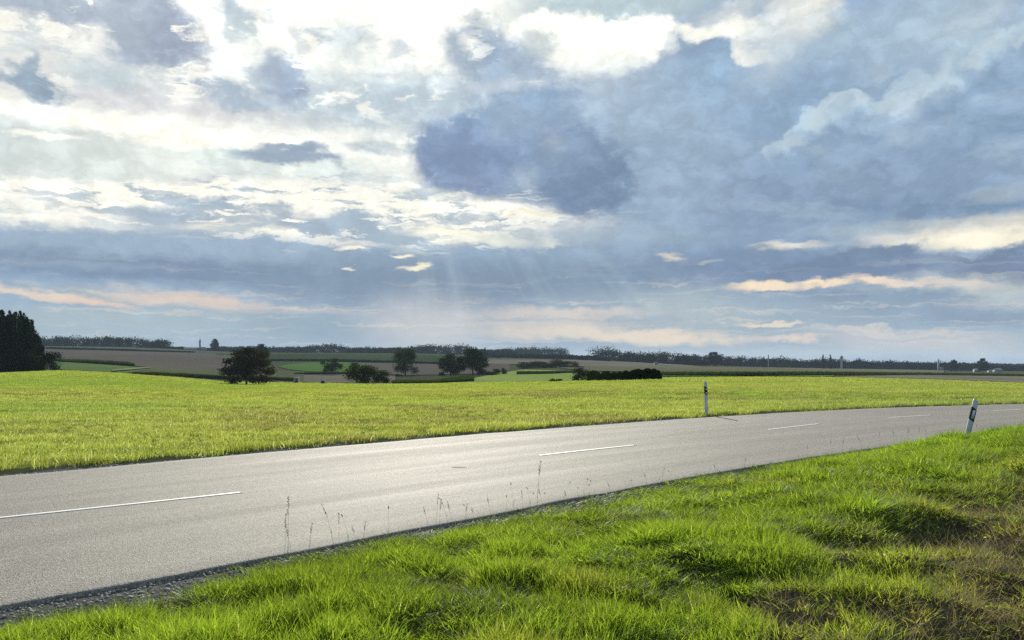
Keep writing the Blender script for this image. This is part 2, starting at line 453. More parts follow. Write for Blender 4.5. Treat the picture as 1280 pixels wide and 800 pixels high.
# ------------------------------------------------------------------ helpers
def tag(o, label=None, cat=None, group=None, kind=None):
    if label: o['label'] = label
    if cat: o['category'] = cat
    if group: o['group'] = group
    if kind: o['kind'] = kind
    return o
def mesh_np(name, v, f, mat=None, smooth=False, attrs=None):
    """f: (n,3) or (n,4) int array"""
    me = bpy.data.meshes.new(name)
    v = np.asarray(v, np.float32); f = np.asarray(f, np.int32)
    k = f.shape[1]
    me.vertices.add(len(v)); me.vertices.foreach_set('co', v.ravel())
    me.loops.add(f.size); me.loops.foreach_set('vertex_index', f.ravel())
    me.polygons.add(len(f))
    me.polygons.foreach_set('loop_start', np.arange(0, f.size, k, dtype=np.int32))
    me.polygons.foreach_set('loop_total', np.full(len(f), k, np.int32))
    if smooth: me.polygons.foreach_set('use_smooth', np.ones(len(f), bool))
    if attrs:
        for an, av in attrs.items():
            at = me.attributes.new(an, 'FLOAT', 'POINT')
            at.data.foreach_set('value', np.asarray(av, np.float32))
    me.update(calc_edges=True)
    if mat: me.materials.append(mat)
    return me
def obj(name, me, parent=None, loc=None):
    o = bpy.data.objects.new(name, me)
    col.objects.link(o)
    if parent: o.parent = parent
    if loc is not None: o.location = loc
    return o
def empty(name, loc, rz=0):
    o = bpy.data.objects.new(name, None)
    o.empty_display_size = .3
    o.location = loc; o.rotation_euler = (0, 0, rz)
    col.objects.link(o)
    return o
def join(parts):
    vs, fs, n = [], [], 0
    for v, f in parts:
        vs.append(v); fs.append(np.asarray(f) + n); n += len(v)
    return np.vstack(vs), np.vstack(fs)
def box(cx, cy, cz, sx, sy, sz):
    v = np.array([[x, y, z] for z in (-.5, .5) for y in (-.5, .5) for x in (-.5, .5)]) * (sx, sy, sz) + (cx, cy, cz)
    f = np.array([[0, 2, 3, 1], [4, 5, 7, 6], [0, 1, 5, 4], [2, 6, 7, 3], [0, 4, 6, 2], [1, 3, 7, 5]])
    return v, f
def tube(pts, rad, n=6):
    """tapered tube as quads"""
    pts = np.asarray(pts, float); rad = np.broadcast_to(rad, len(pts))
    t = np.gradient(pts, axis=0); t /= np.linalg.norm(t, axis=1)[:, None] + 1e-9
    ref = np.array([1, 0, 0]) if abs(t[0][0]) < .8 else np.array([0, 1, 0])
    a = np.cross(t, ref); a /= np.linalg.norm(a, axis=1)[:, None]
    b = np.cross(t, a)
    th = np.linspace(0, 2 * np.pi, n, endpoint=False)
    v = pts[:, None] + rad[:, None, None] * (a[:, None] * np.cos(th)[None, :, None] + b[:, None] * np.sin(th)[None, :, None])
    v = v.reshape(-1, 3); f = []
    for i in range(len(pts) - 1):
        for j in range(n):
            j2 = (j + 1) % n
            f.append([i * n + j, i * n + j2, (i + 1) * n + j2, (i + 1) * n + j])
    return v, np.array(f)

# value noise for terrain and scattering
_tab = np.random.default_rng(99).random((256, 256))
def vn(x, y):
    x = np.asarray(x, float); y = np.asarray(y, float)
    xi = np.floor(x).astype(int); yi = np.floor(y).astype(int)
    fx = x - xi; fy = y - yi
    fx = fx * fx * (3 - 2 * fx); fy = fy * fy * (3 - 2 * fy)
    g = lambda a, b: _tab[a & 255, b & 255]
    return (g(xi, yi) * (1 - fx) + g(xi + 1, yi) * fx) * (1 - fy) + (g(xi, yi + 1) * (1 - fx) + g(xi + 1, yi + 1) * fx) * fy
def fbm(x, y, o=4):
    s = 0; a = .5; t = 0
    for i in range(o):
        s = s + a * vn(x * 2 ** i + 17.3 * i, y * 2 ** i + 5.1 * i); t += a; a *= .5
    return s / t

# ------------------------------------------------------------------ terrain heights
D = np.array([30, 45, 60, 90, 130, 200, 280, 400, 600, 900, 1300, 1800, 3000, 8000.])
COLS = {
 -150: [504.7, 486, 478, 471, 467.5, 465.5, 464.5, 459, 450.5, 440.5, 433, 434, 437, 440],
 0:    [504.7, 486, 479, 472, 469, 467.5, 466.5, 460, 452, 441, 433, 434, 437, 440],
 60:   [504.7, 486, 478, 470.5, 467, 464.8, 462.5, 457.5, 450.5, 440.5, 433, 434, 437, 440],
 160:  [504.7, 487, 480, 473.5, 471, 469, 467, 461, 453, 442, 434, 435, 438, 441],
 308:  [504.7, 491, 487, 484.8, 483.8, 483, 480.5, 474, 463, 449, 440.5, 440, 441, 443],
 410:  [504.7, 490, 486, 484, 483, 481.5, 479, 472.5, 463, 450, 441.5, 441, 442, 444],
 500:  [504.7, 489.5, 486, 483.5, 482, 481, 480, 473.5, 466, 451, 442.5, 441, 442, 444],
 600:  [504.7, 489, 485, 482, 480.5, 479, 478, 471, 464, 453, 445, 443, 443, 445],
 700:  [504.7, 488, 484.5, 481, 479, 478, 477, 468, 461, 453, 447.5, 446, 447, 449],
 830:  [504.7, 488.5, 482.5, 477.5, 474.8, 472.8, 471.8, 467.5, 463.5, 458.5, 454, 452, 453, 454],
 950:  [504.7, 489, 482.5, 477, 474, 472, 471, 467, 464, 461, 459, 457, 456, 456],
 1100: [504.7, 490, 484, 479, 476, 474, 473, 469.5, 467, 464.5, 462, 459.5, 457.5, 457],
 1280: [504.7, 491, 487, 484, 481.5, 479.8, 478.8, 474, 470, 467, 464.5, 461, 458, 457],
 1450: [504.7, 491, 487, 484, 482, 480, 479, 475, 471, 468, 465, 462, 459, 458],
}
def pchip(x, y, xq):
    x = np.asarray(x, float); y = np.asarray(y, float)
    h = np.diff(x); d = np.diff(y) / h
    m = np.zeros(len(x)); m[0] = d[0]; m[-1] = d[-1]
    for i in range(1, len(x) - 1):
        if d[i - 1] * d[i] > 0:
            w1 = 2 * h[i] + h[i - 1]; w2 = h[i] + 2 * h[i - 1]
            m[i] = (w1 + w2) / (w1 / d[i - 1] + w2 / d[i])
    i = np.clip(np.searchsorted(x, xq) - 1, 0, len(x) - 2)
    t = np.clip((xq - x[i]) / h[i], 0, 1)
    return ((1 + 2 * t) * (1 - t) ** 2 * y[i] + t * (1 - t) ** 2 * h[i] * m[i] + t * t * (3 - 2 * t) * y[i + 1] + t * t * (t - 1) * h[i] * m[i + 1])
LD = np.log(D)
ldq = np.linspace(LD[0], LD[-1], 420)
cx_ = np.array(sorted(COLS))
tmp = np.array([pchip(LD, COLS[c], ldq) for c in cx_])
xq = np.linspace(-150, 1450, 401)
YT = np.array([pchip(cx_, tmp[:, j], xq) for j in range(len(ldq))]).T      # photo row of ground at (column, depth)
k_ = np.hanning(31); k_ /= k_.sum()
YT = np.apply_along_axis(lambda a: np.convolve(np.pad(a, 15, mode='edge'), k_, 'valid'), 0, YT)
ZT = EYE - (YT - HY) / F * np.exp(ldq)[None, :]
def bil(T, px, d):
    a = np.clip((px + 150) / 1600 * 400, 0, 399.999)
    b = np.clip((np.log(np.maximum(d, 1)) - LD[0]) / (LD[-1] - LD[0]) * 419, 0, 418.999)
    i = a.astype(int); j = b.astype(int); fa = a - i; fb = b - j
    return (T[i, j] * (1 - fa) + T[i + 1, j] * fa) * (1 - fb) + (T[i, j + 1] * (1 - fa) + T[i + 1, j + 1] * fa) * fb

# road: far edge points measured, centre line 3.55 m nearer
FE = np.array([(-64, -44), (-46, -26), (-30, -9.6), (-20, -.2), (-13, 6.4), (-7.35, 11.6), (-4.1, 14.9), (0, 18.7), (4.5, 22.3), (8, 24.8), (11.2, 26.7),
               (15, 28.5), (19.5, 30.1), (26, 31.6), (36, 32.7), (50, 33), (70, 31), (100, 24), (140, 8)], float)
def catmull(p, n=12):
    q = np.vstack([2 * p[0] - p[1], p, 2 * p[-1] - p[-2]]); out = []
    for i in range(1, len(q) - 2):
        for t in np.linspace(0, 1, n, endpoint=False):
            out.append(.5 * (2 * q[i] + (q[i + 1] - q[i - 1]) * t + (2 * q[i - 1] - 5 * q[i] + 4 * q[i + 1] - q[i + 2]) * t * t + (-q[i - 1] + 3 * q[i] - 3 * q[i + 1] + q[i + 2]) * t ** 3))
    out.append(p[-1]); return np.array(out)
def resample(c, step):
    s = np.r_[0, np.cumsum(np.linalg.norm(np.diff(c, axis=0), axis=1))]
    n = int(s[-1] / step)
    q = np.linspace(0, s[-1], n)
    return np.c_[np.interp(q, s, c[:, 0]), np.interp(q, s, c[:, 1])], q
HW = 3.55
fe, _ = resample(catmull(FE), .5)
kk = np.hanning(17); kk /= kk.sum()
fe = np.c_[np.convolve(np.pad(fe[:, 0], 8, mode='reflect', reflect_type='odd'), kk, 'valid'), np.convolve(np.pad(fe[:, 1], 8, mode='reflect', reflect_type='odd'), kk, 'valid')]
tg = np.gradient(fe, axis=0); tg /= np.linalg.norm(tg, axis=1)[:, None]
nrm = np.c_[tg[:, 1], -tg[:, 0]]            # to the camera side
CL, CS = resample(fe + nrm * HW, .25)
TG = np.gradient(CL, axis=0); TG /= np.linalg.norm(TG, axis=1)[:, None]
NR = np.c_[TG[:, 1], -TG[:, 0]]
def road_s(x, y):
    """signed distance from the centre line, positive on the camera side; station"""
    x = np.asarray(x, float).ravel(); y = np.asarray(y, float).ravel()
    out = np.full(len(x), 1e3); st = np.zeros(len(x))
    c = CL[::2]; nn = NR[::2]
    for a in range(0, len(x), 20000):
        X = x[a:a + 20000, None] - c[None, :, 0]; Y = y[a:a + 20000, None] - c[None, :, 1]
        k = np.argmin(X * X + Y * Y, axis=1); r = np.arange(len(k))
        out[a:a + 20000] = X[r, k] * nn[k, 0] + Y[r, k] * nn[k, 1]
        far = np.abs(out[a:a + 20000]) < np.sqrt(X[r, k] ** 2 + Y[r, k] ** 2) * .98
        out[a:a + 20000] = np.where(far, np.sign(out[a:a + 20000]) * np.sqrt(X[r, k] ** 2 + Y[r, k] ** 2), out[a:a + 20000])
        st[a:a + 20000] = CS[::2][k]
    return out, st
def sst(x, a, b):
    t = np.clip((x - a) / (b - a), 0, 1); return t * t * (3 - 2 * t)
def brown(x, y):
    """0..1: the bare, dry corner at the right front"""
    dline = ((x - 1.5) * (10.5 - 4.7) - (y - 4.7) * (6.7 - 1.5)) / 7.8
    return sst(dline + (fbm(x * 1.1, y * 1.1) - .5) * 1.6, -.5, .7)
HOLES = [(3.85, 7.05, .34), (4.25, 7.35, .24), (1.62, 4.75, .16), (1.5, 5.2, .18), (3.35, 6.6, .18), (5.6, 8.3, .24), (2.5, 5.7, .16)]
def ground_z(x, y, s=None, fine=True):
    x = np.asarray(x, float); y = np.asarray(y, float); sh = x.shape
    x = x.ravel(); y = y.ravel()
    d = np.maximum(y, np.abs(x) / 1.15)
    u = np.clip(x / np.maximum(d, .01), -1.2, 1.2)
    z = bil(ZT, 640 + u * F, d)
    z = np.where(d < 30, 0, z) * sst(y, -300, 20)
    near = (np.hypot(x, y) < 75)
    if near.any():
        xs, ys = x[near], y[near]
        if s is None: ss, _ = road_s(xs, ys)
        else: ss = s.ravel()[near]
        zz = z[near]
        q = ss - HW
        qf = -ss - HW
        bank = -.035 + .07 * sst(q, .3, 1.2) + .13 * sst(q, 1.0, 3.0) + .17 * sst(xs, 3.2, 8.5) * sst(q, .15, 1.4)
        lump = (fbm(xs * .9, ys * .9) - .5) * .22 + (fbm(xs * 2.3 + 9, ys * 2.3, 2) - .5) * .20
        bank = bank + lump * sst(q, .4, 1.6) - .03 * brown(xs, ys) * sst(q, .5, 1.5)
        for hx, hy, hr in HOLES:
            bank = bank - .09 * np.exp(-((xs - hx) ** 2 + (ys - hy) ** 2) / (hr * hr))
        farz = zz * sst(qf, .5, 6) - .055 + .05 * sst(qf, .2, .8) + (fbm(xs * .5, ys * .5) - .5) * .05 * sst(qf, .5, 2)
        farz = np.where(qf > 6, zz - .005 + (fbm(xs * .5, ys * .5) - .5) * .05, farz)
        z[near] = np.where(q > 0, bank, np.where(qf > 0, farz, -.13))
    return z.reshape(sh)
def gz(x, y): return float(ground_z(np.array([x]), np.array([y]))[0])
def inv(px, row):
    """depth at which the ground is seen at (column, row)"""
    dd = np.exp(ldq); yy = bil(YT, np.full(len(dd), float(px)), dd)
    k = np.argmax(yy <= row)
    if yy[k] > row: return dd[-1]
    if k == 0: return EYE * F / (row - HY)
    t = (yy[k - 1] - row) / (yy[k - 1] - yy[k] + 1e-9)
    return float(dd[k - 1] * (1 - t) + dd[k] * t)
def at(px, d, lift=0):
    x = (px - 640) / F * d
    return np.array([x, d, gz(x, d) + lift])

EDGE = np.array([(-200, 467), (0, 466.6), (60, 462.6), (110, 464.6), (160, 467), (280, 474.2), (340, 477), (410, 479), (480, 480), (560, 479.7), (600, 478.2),
                 (660, 477.4), (700, 477), (830, 471.9), (1040, 471.2), (1180, 474.5), (1280, 478.8), (1500, 479)])
_ex = np.linspace(-200, 1500, 120)
_ed = np.array([min(inv(min(max(p, -150), 1450), np.interp(p, EDGE[:, 0], EDGE[:, 1])), 330) for p in _ex])
_ed = np.convolve(np.pad(_ed, 3, mode='edge'), np.ones(7) / 7, 'valid')
def edge_d(px): return np.interp(px, _ex, _ed)

# ------------------------------------------------------------------ materials
def new_mat(name):
    m = bpy.data.materials.new(name); m.use_nodes = True
    t = m.node_tree; t.nodes.clear()
    out = N(t, 'ShaderNodeOutputMaterial')
    return m, t, out
def principled(t, color, rough=.8, spec=.3, normal=None, metal=0):
    p = N(t, 'ShaderNodeBsdfPrincipled')
    put(t, p.inputs['Base Color'], color); put(t, p.inputs['Roughness'], rough)
    put(t, p.inputs['Specular IOR Level'], spec); p.inputs['Metallic'].default_value = metal
    if normal is not None: t.links.new(normal, p.inputs['Normal'])
    return p.outputs[0]
def bump(t, h, strength, dist):
    b = N(t, 'ShaderNodeBump'); t.links.new(h, b.inputs['Height'])
    b.inputs['Strength'].default_value = strength; b.inputs['Distance'].default_value = dist
    return b.outputs[0]
def simple(name, c, rough=.7, spec=.4, var=.12, scale=20):
    m, t, out = new_mat(name)
    g = N(t, 'ShaderNodeNewGeometry')
    n = noise(t, g.outputs['Position'], scale, 4)
    f = mrange(t, n.outputs[0], .25, .75, 1 - var, 1 + var)
    cc = vmath(t, 'SCALE', c, f)
    t.links.new(principled(t, cc, rough, spec, bump(t, n.outputs[0], .2, .01)), out.inputs[0])
    return m
def field_mat(name, c1, c2, row_dir=None, scale=.02, fine=.6, speck=.25):
    """a distant field: broad patches, tractor rows, clods"""
    m, t, out = new_mat(name)
    g = N(t, 'ShaderNodeNewGeometry')
    pos = g.outputs['Position']
    mp = N(t, 'ShaderNodeMapping'); t.links.new(pos, mp.inputs[0])
    mp.inputs['Scale'].default_value = (1, .35, 1)
    a = noise(t, mp.outputs[0], scale, 4).outputs[0]
    b = noise(t, pos, fine, 5, .7).outputs[0]
    c = mixc(t, mrange(t, a, .35, .65), (*c1, 1), (*c2, 1))
    if row_dir is not None:
        w = N(t, 'ShaderNodeTexWave'); m2 = N(t, 'ShaderNodeMapping'); t.links.new(pos, m2.inputs[0])
        m2.inputs['Rotation'].default_value = (0, 0, row_dir); t.links.new(m2.outputs[0], w.inputs[0])
        w.inputs['Scale'].default_value = .12; w.inputs['Distortion'].default_value = 1.5
        c = mixc(t, .18, c, vmath(t, 'SCALE', c, mrange(t, w.outputs[1], 0, 1, .6, 1.4)))
    c = vmath(t, 'SCALE', c, mrange(t, b, .25, .75, 1 - speck, 1 + speck))
    df = N(t, 'ShaderNodeBsdfDiffuse'); t.links.new(c, df.inputs[0]); df.inputs[1].default_value = .6
    t.links.new(df.outputs[0], out.inputs[0])
    return m
def leaf_mat(name, ca, cb, ctip, trans=.45, spec=.3, rough=.45, patch=None, area=None, patch_scale=.5, ttint=(1.25, 1.2, .55), tscale=1.0, glint_fleck=0.0):
    """blades and leaves; colour varies per clump (instance), along the blade and in patches over the ground"""
    m, t, out = new_mat(name)
    oi = N(t, 'ShaderNodeObjectInfo')
    at_ = N(t, 'ShaderNodeAttribute', attribute_type='GEOMETRY', attribute_name='tip')
    br = N(t, 'ShaderNodeAttribute', attribute_type='GEOMETRY', attribute_name='rnd')
    ti = N(t, 'ShaderNodeAttribute', attribute_type='INSTANCER', attribute_name='tint')
    r = math_(t, 'ADD', math_(t, 'MULTIPLY', oi.outputs['Random'], .4), math_(t, 'MULTIPLY', br.outputs['Fac'], .6))
    c = mixc(t, r, (*ca, 1), (*cb, 1))
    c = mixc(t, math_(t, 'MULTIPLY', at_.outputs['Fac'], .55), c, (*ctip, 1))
    if area is not None:
        gp = N(t, 'ShaderNodeNewGeometry').outputs['Position']
        m1 = N(t, 'ShaderNodeMapping'); t.links.new(gp, m1.inputs[0]); m1.inputs['Scale'].default_value = (.022, .045, 0); m1.inputs['Rotation'].default_value = (0, 0, .2)
        c = mixc(t, mrange(t, noise(t, m1.outputs[0], 1.0, 3).outputs[0], .42, .62, 0.0, .8, True), c, (*area, 1))
        m2 = N(t, 'ShaderNodeMapping'); t.links.new(gp, m2.inputs[0]); m2.inputs['Scale'].default_value = (.25, .9, 0); m2.inputs['Rotation'].default_value = (0, 0, .25)
        c = vmath(t, 'SCALE', c, mrange(t, noise(t, m2.outputs[0], 1.0, 4, .6).outputs[0], .35, .65, .70, 1.18))
    if patch is not None:
        c = mixc(t, ti.outputs['Fac'], c, mixc(t, br.outputs['Fac'], (*patch[0], 1), (*patch[1], 1)))
    if glint_fleck:
        c = vmath(t, 'SCALE', c, mrange(t, br.outputs['Fac'], 0, 1, .72, 1.22))
        c = mixc(t, math_(t, 'GREATER_THAN', br.outputs['Fac'], 1 - glint_fleck), c, (.50, .52, .36, 1))  # a few blades coloured pale, painted in place of sun glints
    if spec > 0: p = principled(t, c, rough, spec)
    else:
        p = N(t, 'ShaderNodeBsdfDiffuse'); t.links.new(c, p.inputs[0]); p = p.outputs[0]
    tr = N(t, 'ShaderNodeBsdfTranslucent')
    t.links.new(vmath(t, 'SCALE', vmath(t, 'MULTIPLY', c, ttint), tscale), tr.inputs[0])
    mx = N(t, 'ShaderNodeMixShader'); mx.inputs[0].default_value = trans
    t.links.new(p, mx.inputs[1]); t.links.new(tr.outputs[0], mx.inputs[2])
    t.links.new(mx.outputs[0], out.inputs[0])
    return m

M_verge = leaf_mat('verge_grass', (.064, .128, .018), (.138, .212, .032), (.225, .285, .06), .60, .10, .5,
                   ((.17, .15, .06), (.27, .25, .11)), area=(.11, .20, .03), ttint=(1.45, 1.42, .50), tscale=1.50, glint_fleck=.012)
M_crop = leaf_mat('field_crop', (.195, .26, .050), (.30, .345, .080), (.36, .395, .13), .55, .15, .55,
                  ((.20, .18, .10), (.25, .23, .11)), area=(.17, .28, .045), ttint=(1.35, 1.28, .8), tscale=1.22, glint_fleck=.012)
M_dry = leaf_mat('dry_grass', (.20, .155, .10), (.33, .28, .19), (.40, .36, .26), .35, .1, .6)
M_leaf = leaf_mat('tree_foliage', (.030, .050, .014), (.060, .080, .022), (.05, .07, .02), .10, 0, .7)
M_leaf_b = leaf_mat('tree_foliage_brownish', (.040, .042, .018), (.060, .060, .026), (.05, .05, .02), .12, 0, .7)
M_conif = leaf_mat('dark_foliage', (.018, .030, .012), (.035, .050, .018), (.03, .04, .015), .05, 0, .7)
M_far = leaf_mat('far_wood_foliage', (.026, .038, .016), (.040, .052, .020), (.03, .045, .018), .05, 0, .9)
M_maize = leaf_mat('maize_leaves', (.040, .070, .018), (.07, .105, .028), (.10, .13, .05), .2, 0, .6)
M_bark = simple('bark', (.07, .055, .042), .9, .2, .3, 6)

# ground
def ground_mat(name, c1, c2, c3, spk=.35):
    m, t, out = new_mat(name)
    pos = N(t, 'ShaderNodeNewGeometry').outputs['Position']
    a = noise(t, pos, 1.3, 6, .65).outputs[0]
    b = noise(t, pos, 22, 6, .7).outputs[0]
    c = mixc(t, mrange(t, a, .35, .62), (*c1, 1), (*c2, 1))
    c = mixc(t, mrange(t, b, .55, .75), c, (*c3, 1))
    c = vmath(t, 'SCALE', c, mrange(t, b, .25, .75, 1 - spk, 1 + spk))
    hgt = math_(t, 'ADD', b, math_(t, 'MULTIPLY', a, .6))
    df = N(t, 'ShaderNodeBsdfDiffuse'); t.links.new(c, df.inputs[0]); df.inputs[1].default_value = .5
    t.links.new(bump(t, hgt, .9, .04), df.inputs['Normal'])
    t.links.new(df.outputs[0], out.inputs[0])
    return m
M_soil = ground_mat('verge_soil', (.050, .036, .026), (.085, .075, .040), (.15, .115, .08))
M_fieldground = field_mat('field_ground', (.20, .24, .045), (.26, .28, .06), None, .08, 1.5, .3)
M_farland = field_mat('far_land', (0.1, 0.11, 0.055), (0.14, 0.14, 0.07), 0.3, .004, .12)

# road asphalt
m, t, out = new_mat('asphalt'); M_asph = m
uv = N(t, 'ShaderNodeUVMap').outputs[0]
pos = N(t, 'ShaderNodeNewGeometry').outputs['Position']
sp = N(t, 'ShaderNodeSeparateXYZ'); t.links.new(uv, sp.inputs[0])
mpl = N(t, 'ShaderNodeMapping'); t.links.new(uv, mpl.inputs[0]); mpl.inputs['Scale'].default_value = (.10, 1.7, 1)
streak = noise(t, mpl.outputs[0], 1.0, 5, .6).outputs[0]
broad = noise(t, pos, .35, 4, .6).outputs[0]
vor = N(t, 'ShaderNodeTexVoronoi'); t.links.new(pos, vor.inputs['Vector']); vor.inputs['Scale'].default_value = 95
grain = noise(t, pos, 60, 3, .8).outputs[0]
mid = noise(t, pos, 9, 4, .7).outputs[0]
cst = mixc(t, mrange(t, vor.outputs['Color'], .1, .9), (.088, .080, .066, 1), (.34, .308, .254, 1))
f = math_(t, 'MULTIPLY', mrange(t, streak, .3, .7, .87, 1.13), mrange(t, broad, .3, .7, .92, 1.08))
f = math_(t, 'MULTIPLY', f, mrange(t, grain, .3, .7, .62, 1.38))
f = math_(t, 'MULTIPLY', f, mrange(t, mid, .3, .7, .90, 1.10))
cst = vmath(t, 'SCALE', cst, f)
rr = mrange(t, streak, .3, .7, .81, .74)
hh = math_(t, 'ADD', vor.outputs['Distance'], math_(t, 'MULTIPLY', grain, .8))
t.links.new(principled(t, cst, rr, .32, bump(t, hh, .8, .006)), out.inputs[0])
M_gravel = ground_mat('gravel', (.16, .15, .135), (.22, .205, .185), (.36, .34, .31), .4)
M_stone = simple('gravel_stone', (.30, .285, .26), .8, .4, .4, 9)
# worn road paint
m, t, out = new_mat('road_paint'); M_paint = m
pos = N(t, 'ShaderNodeNewGeometry').outputs['Position']
w1 = noise(t, pos, 55, 5, .75).outputs[0]
c = mixc(t, mrange(t, w1, .47, .66), (.66, .64, .57, 1), (.27, .255, .23, 1))
t.links.new(principled(t, c, .55, .4, bump(t, w1, .5, .003)), out.inputs[0])
M_plastic = simple('post_white_plastic', (.56, .57, .58), .5, .35, .20, 7)
M_black = simple('post_black_band', (.015, .015, .017), .5, .4, .2, 30)
M_refl = simple('post_reflector', (.65, .66, .66), .2, .6, .05, 60)
M_wallw = simple('white_render', (.33, .32, .30), .8, .2, .05, 2)
M_wallg = simple('grey_wall', (.28, .28, .28), .8, .2, .1, 2)
M_roof = simple('roof_tiles', (.20, .10, .07), .8, .2, .2, 2)
M_roofg = simple('grey_roof', (.16, .16, .17), .7, .3, .1, 2)
M_wood = simple('weathered_wood', (.09, .075, .06), .9, .2, .3, 8)
M_glass = simple('dark_window', (.03, .035, .04), .15, .6, .1, 5)
M_yel = simple('yellow_petals', (.75, .60, .03), .6, .3, .1, 50)

# ------------------------------------------------------------------ ground sheet
def lines(a, b, step, end0, end1, g):
    c = list(np.arange(a, b, step)); s = step; x = c[-1]
    while x < end1: s *= g; x += s; c.append(x)
    s = step; x = c[0]; pre = []
    while x > end0: s *= g; x -= s; pre.append(x)
    return np.array(pre[::-1] + c)
gx = lines(-9, 15, .14, -8000, 8000, 1.045)
gy = lines(1.5, 24, .14, -1500, 8500, 1.035)
GX, GY = np.meshgrid(gx, gy)
GZ = ground_z(GX, GY)
v = np.c_[GX.ravel(), GY.ravel(), GZ.ravel()]
nx, ny = len(gx), len(gy)
ii, jj = np.meshgrid(np.arange(nx - 1), np.arange(ny - 1))
a = (jj * nx + ii).ravel()
fq = np.c_[a, a + 1, a + nx + 1, a + nx]
me = mesh_np('ground', v, fq, M_soil, True)
me.materials.append(M_fieldground); me.materials.append(M_farland); me.materials.append(M_gravel)
cxy = v[fq].mean(axis=1)
s_, _ = road_s(cxy[:, 0], cxy[:, 1])
dd_ = np.maximum(cxy[:, 1], 1)
onfield = ((s_ < -HW - .8) | (cxy[:, 1] > 60)) & (s_ < 0) & (cxy[:, 1] < edge_d(640 + cxy[:, 0] / dd_ * F)) & (cxy[:, 1] > -60)
mi = np.where(onfield, 1, np.where((np.hypot(cxy[:, 0], cxy[:, 1]) < 80) & (s_ > 0), 0, 2))
qq = np.abs(s_) - HW + (fbm(cxy[:, 0] * 2, cxy[:, 1] * 2) - .5) * .5
mi = np.where((qq < .50) & (s_ > 0) | (qq < .40) & (s_ < 0), 3, mi)
me.polygons.foreach_set('material_index', mi.astype(np.int32))
tag(obj('ground', me), kind='structure')

# ------------------------------------------------------------------ road
k0, k1 = 0, len(CL)
cross = np.r_[-HW, np.linspace(-HW + .06, HW - .06, 22), HW]
rs = []
edge_j = (fbm(CS * 1.3, CS * 0) - .5) * .12
edge_k = (fbm(CS * 1.1, CS * 0 + 40) - .5) * .10
def road_z(x, y, c): return 0.0 + .012 * (1 - (c / HW) ** 2)
V = []; UV = []
for j, c in enumerate(cross):
    off = c + (edge_j if j in (0, 1) else edge_k if j >= len(cross) - 2 else 0)
    p = CL + NR * np.reshape(off * np.ones(len(CL)), (-1, 1))
    V.append(np.c_[p, np.full(len(CL), .012 * (1 - (c / HW) ** 2) - (.012 if j in (0, len(cross) - 1) else 0))])
    UV.append(np.c_[CS, np.full(len(CL), c)])
V = [np.c_[V[0][:, :2], np.full(len(CL), -.12)]] + V + [np.c_[V[-1][:, :2], np.full(len(CL), -.12)]]
UV = [UV[0]] + UV + [UV[-1]]
nr_ = len(V); nc = len(CL)
vv = np.vstack(V); uvv = np.vstack(UV)
ii, jj = np.meshgrid(np.arange(nc - 1), np.arange(nr_ - 1))
a = (jj * nc + ii).ravel()
fr = np.c_[a, a + nc, a + nc + 1, a + 1]
me = mesh_np('road', vv, fr, M_asph, False)
ul = me.uv_layers.new(name='uv')
ul.data.foreach_set('uv', uvv[fr.ravel()].ravel().astype(np.float32))
me.flip_normals()
road = tag(obj('road', me), kind='structure')
# the slab's broken flank is the same asphalt; markings as thin worn sheets
dash_px = [((-420, 692), (300, 617)), ((680, 569.3), (799, 556)), ((961, 537.5), (1023, 531)), ((1120, 522.5), (1167, 519.3)), ((1237, 514.4), (1276, 512.3))]
def s_of(px, py):
    d = EYE * F / (py - HY); x = (px - 640) / F * d
    return np.array([x, d])
def mark(p, q, wid, name='lane_marking'):
    _, st = road_s([p[0], q[0]], [p[1], q[1]])
    sd, _ = road_s([p[0], q[0]], [p[1], q[1]])
    n = max(4, int(abs(st[1] - st[0]) / .1))
    ss = np.linspace(st[0], st[1], n); off = np.linspace(sd[0], sd[1], n)
    cx = np.interp(ss, CS, CL[:, 0]); cy = np.interp(ss, CS, CL[:, 1])
    nx_ = np.interp(ss, CS, NR[:, 0]); ny_ = np.interp(ss, CS, NR[:, 1])
    vs = []
    for k, h in ((-1, 0), (-1, 1), (1, 1), (1, 0)):
        w = wid / 2 * k
        vs.append(np.c_[cx + nx_ * (off + w), cy + ny_ * (off + w), .012 * (1 - (off / HW) ** 2) + h * .0035])
    v_ = np.vstack(vs); a_ = np.arange(n - 1); f_ = []
    for r in range(3): f_.append(np.c_[a_ + r * n, a_ + r * n + 1, a_ + (r + 1) * n + 1, a_ + (r + 1) * n])
    m_ = mesh_np(name, v_, np.vstack(f_), M_paint)
    return obj(name, m_, road)
for a_, b_ in dash_px:
    mark(s_of(*a_), s_of(*b_), .105)
# dashes going on beyond the frame to the right
S0, _s = None, None
sd_, st_ = road_s(*[[c] for c in s_of(1276, 512.3)])
for k in range(3):
    sA = st_[0] + 4 + 6.5 * k
    pa = [np.interp(sA, CS, CL[:, 0]), np.interp(sA, CS, CL[:, 1])]; pb = [np.interp(sA + 2.3, CS, CL[:, 0]), np.interp(sA + 2.3, CS, CL[:, 1])]
    mark(pa, pb, .115)
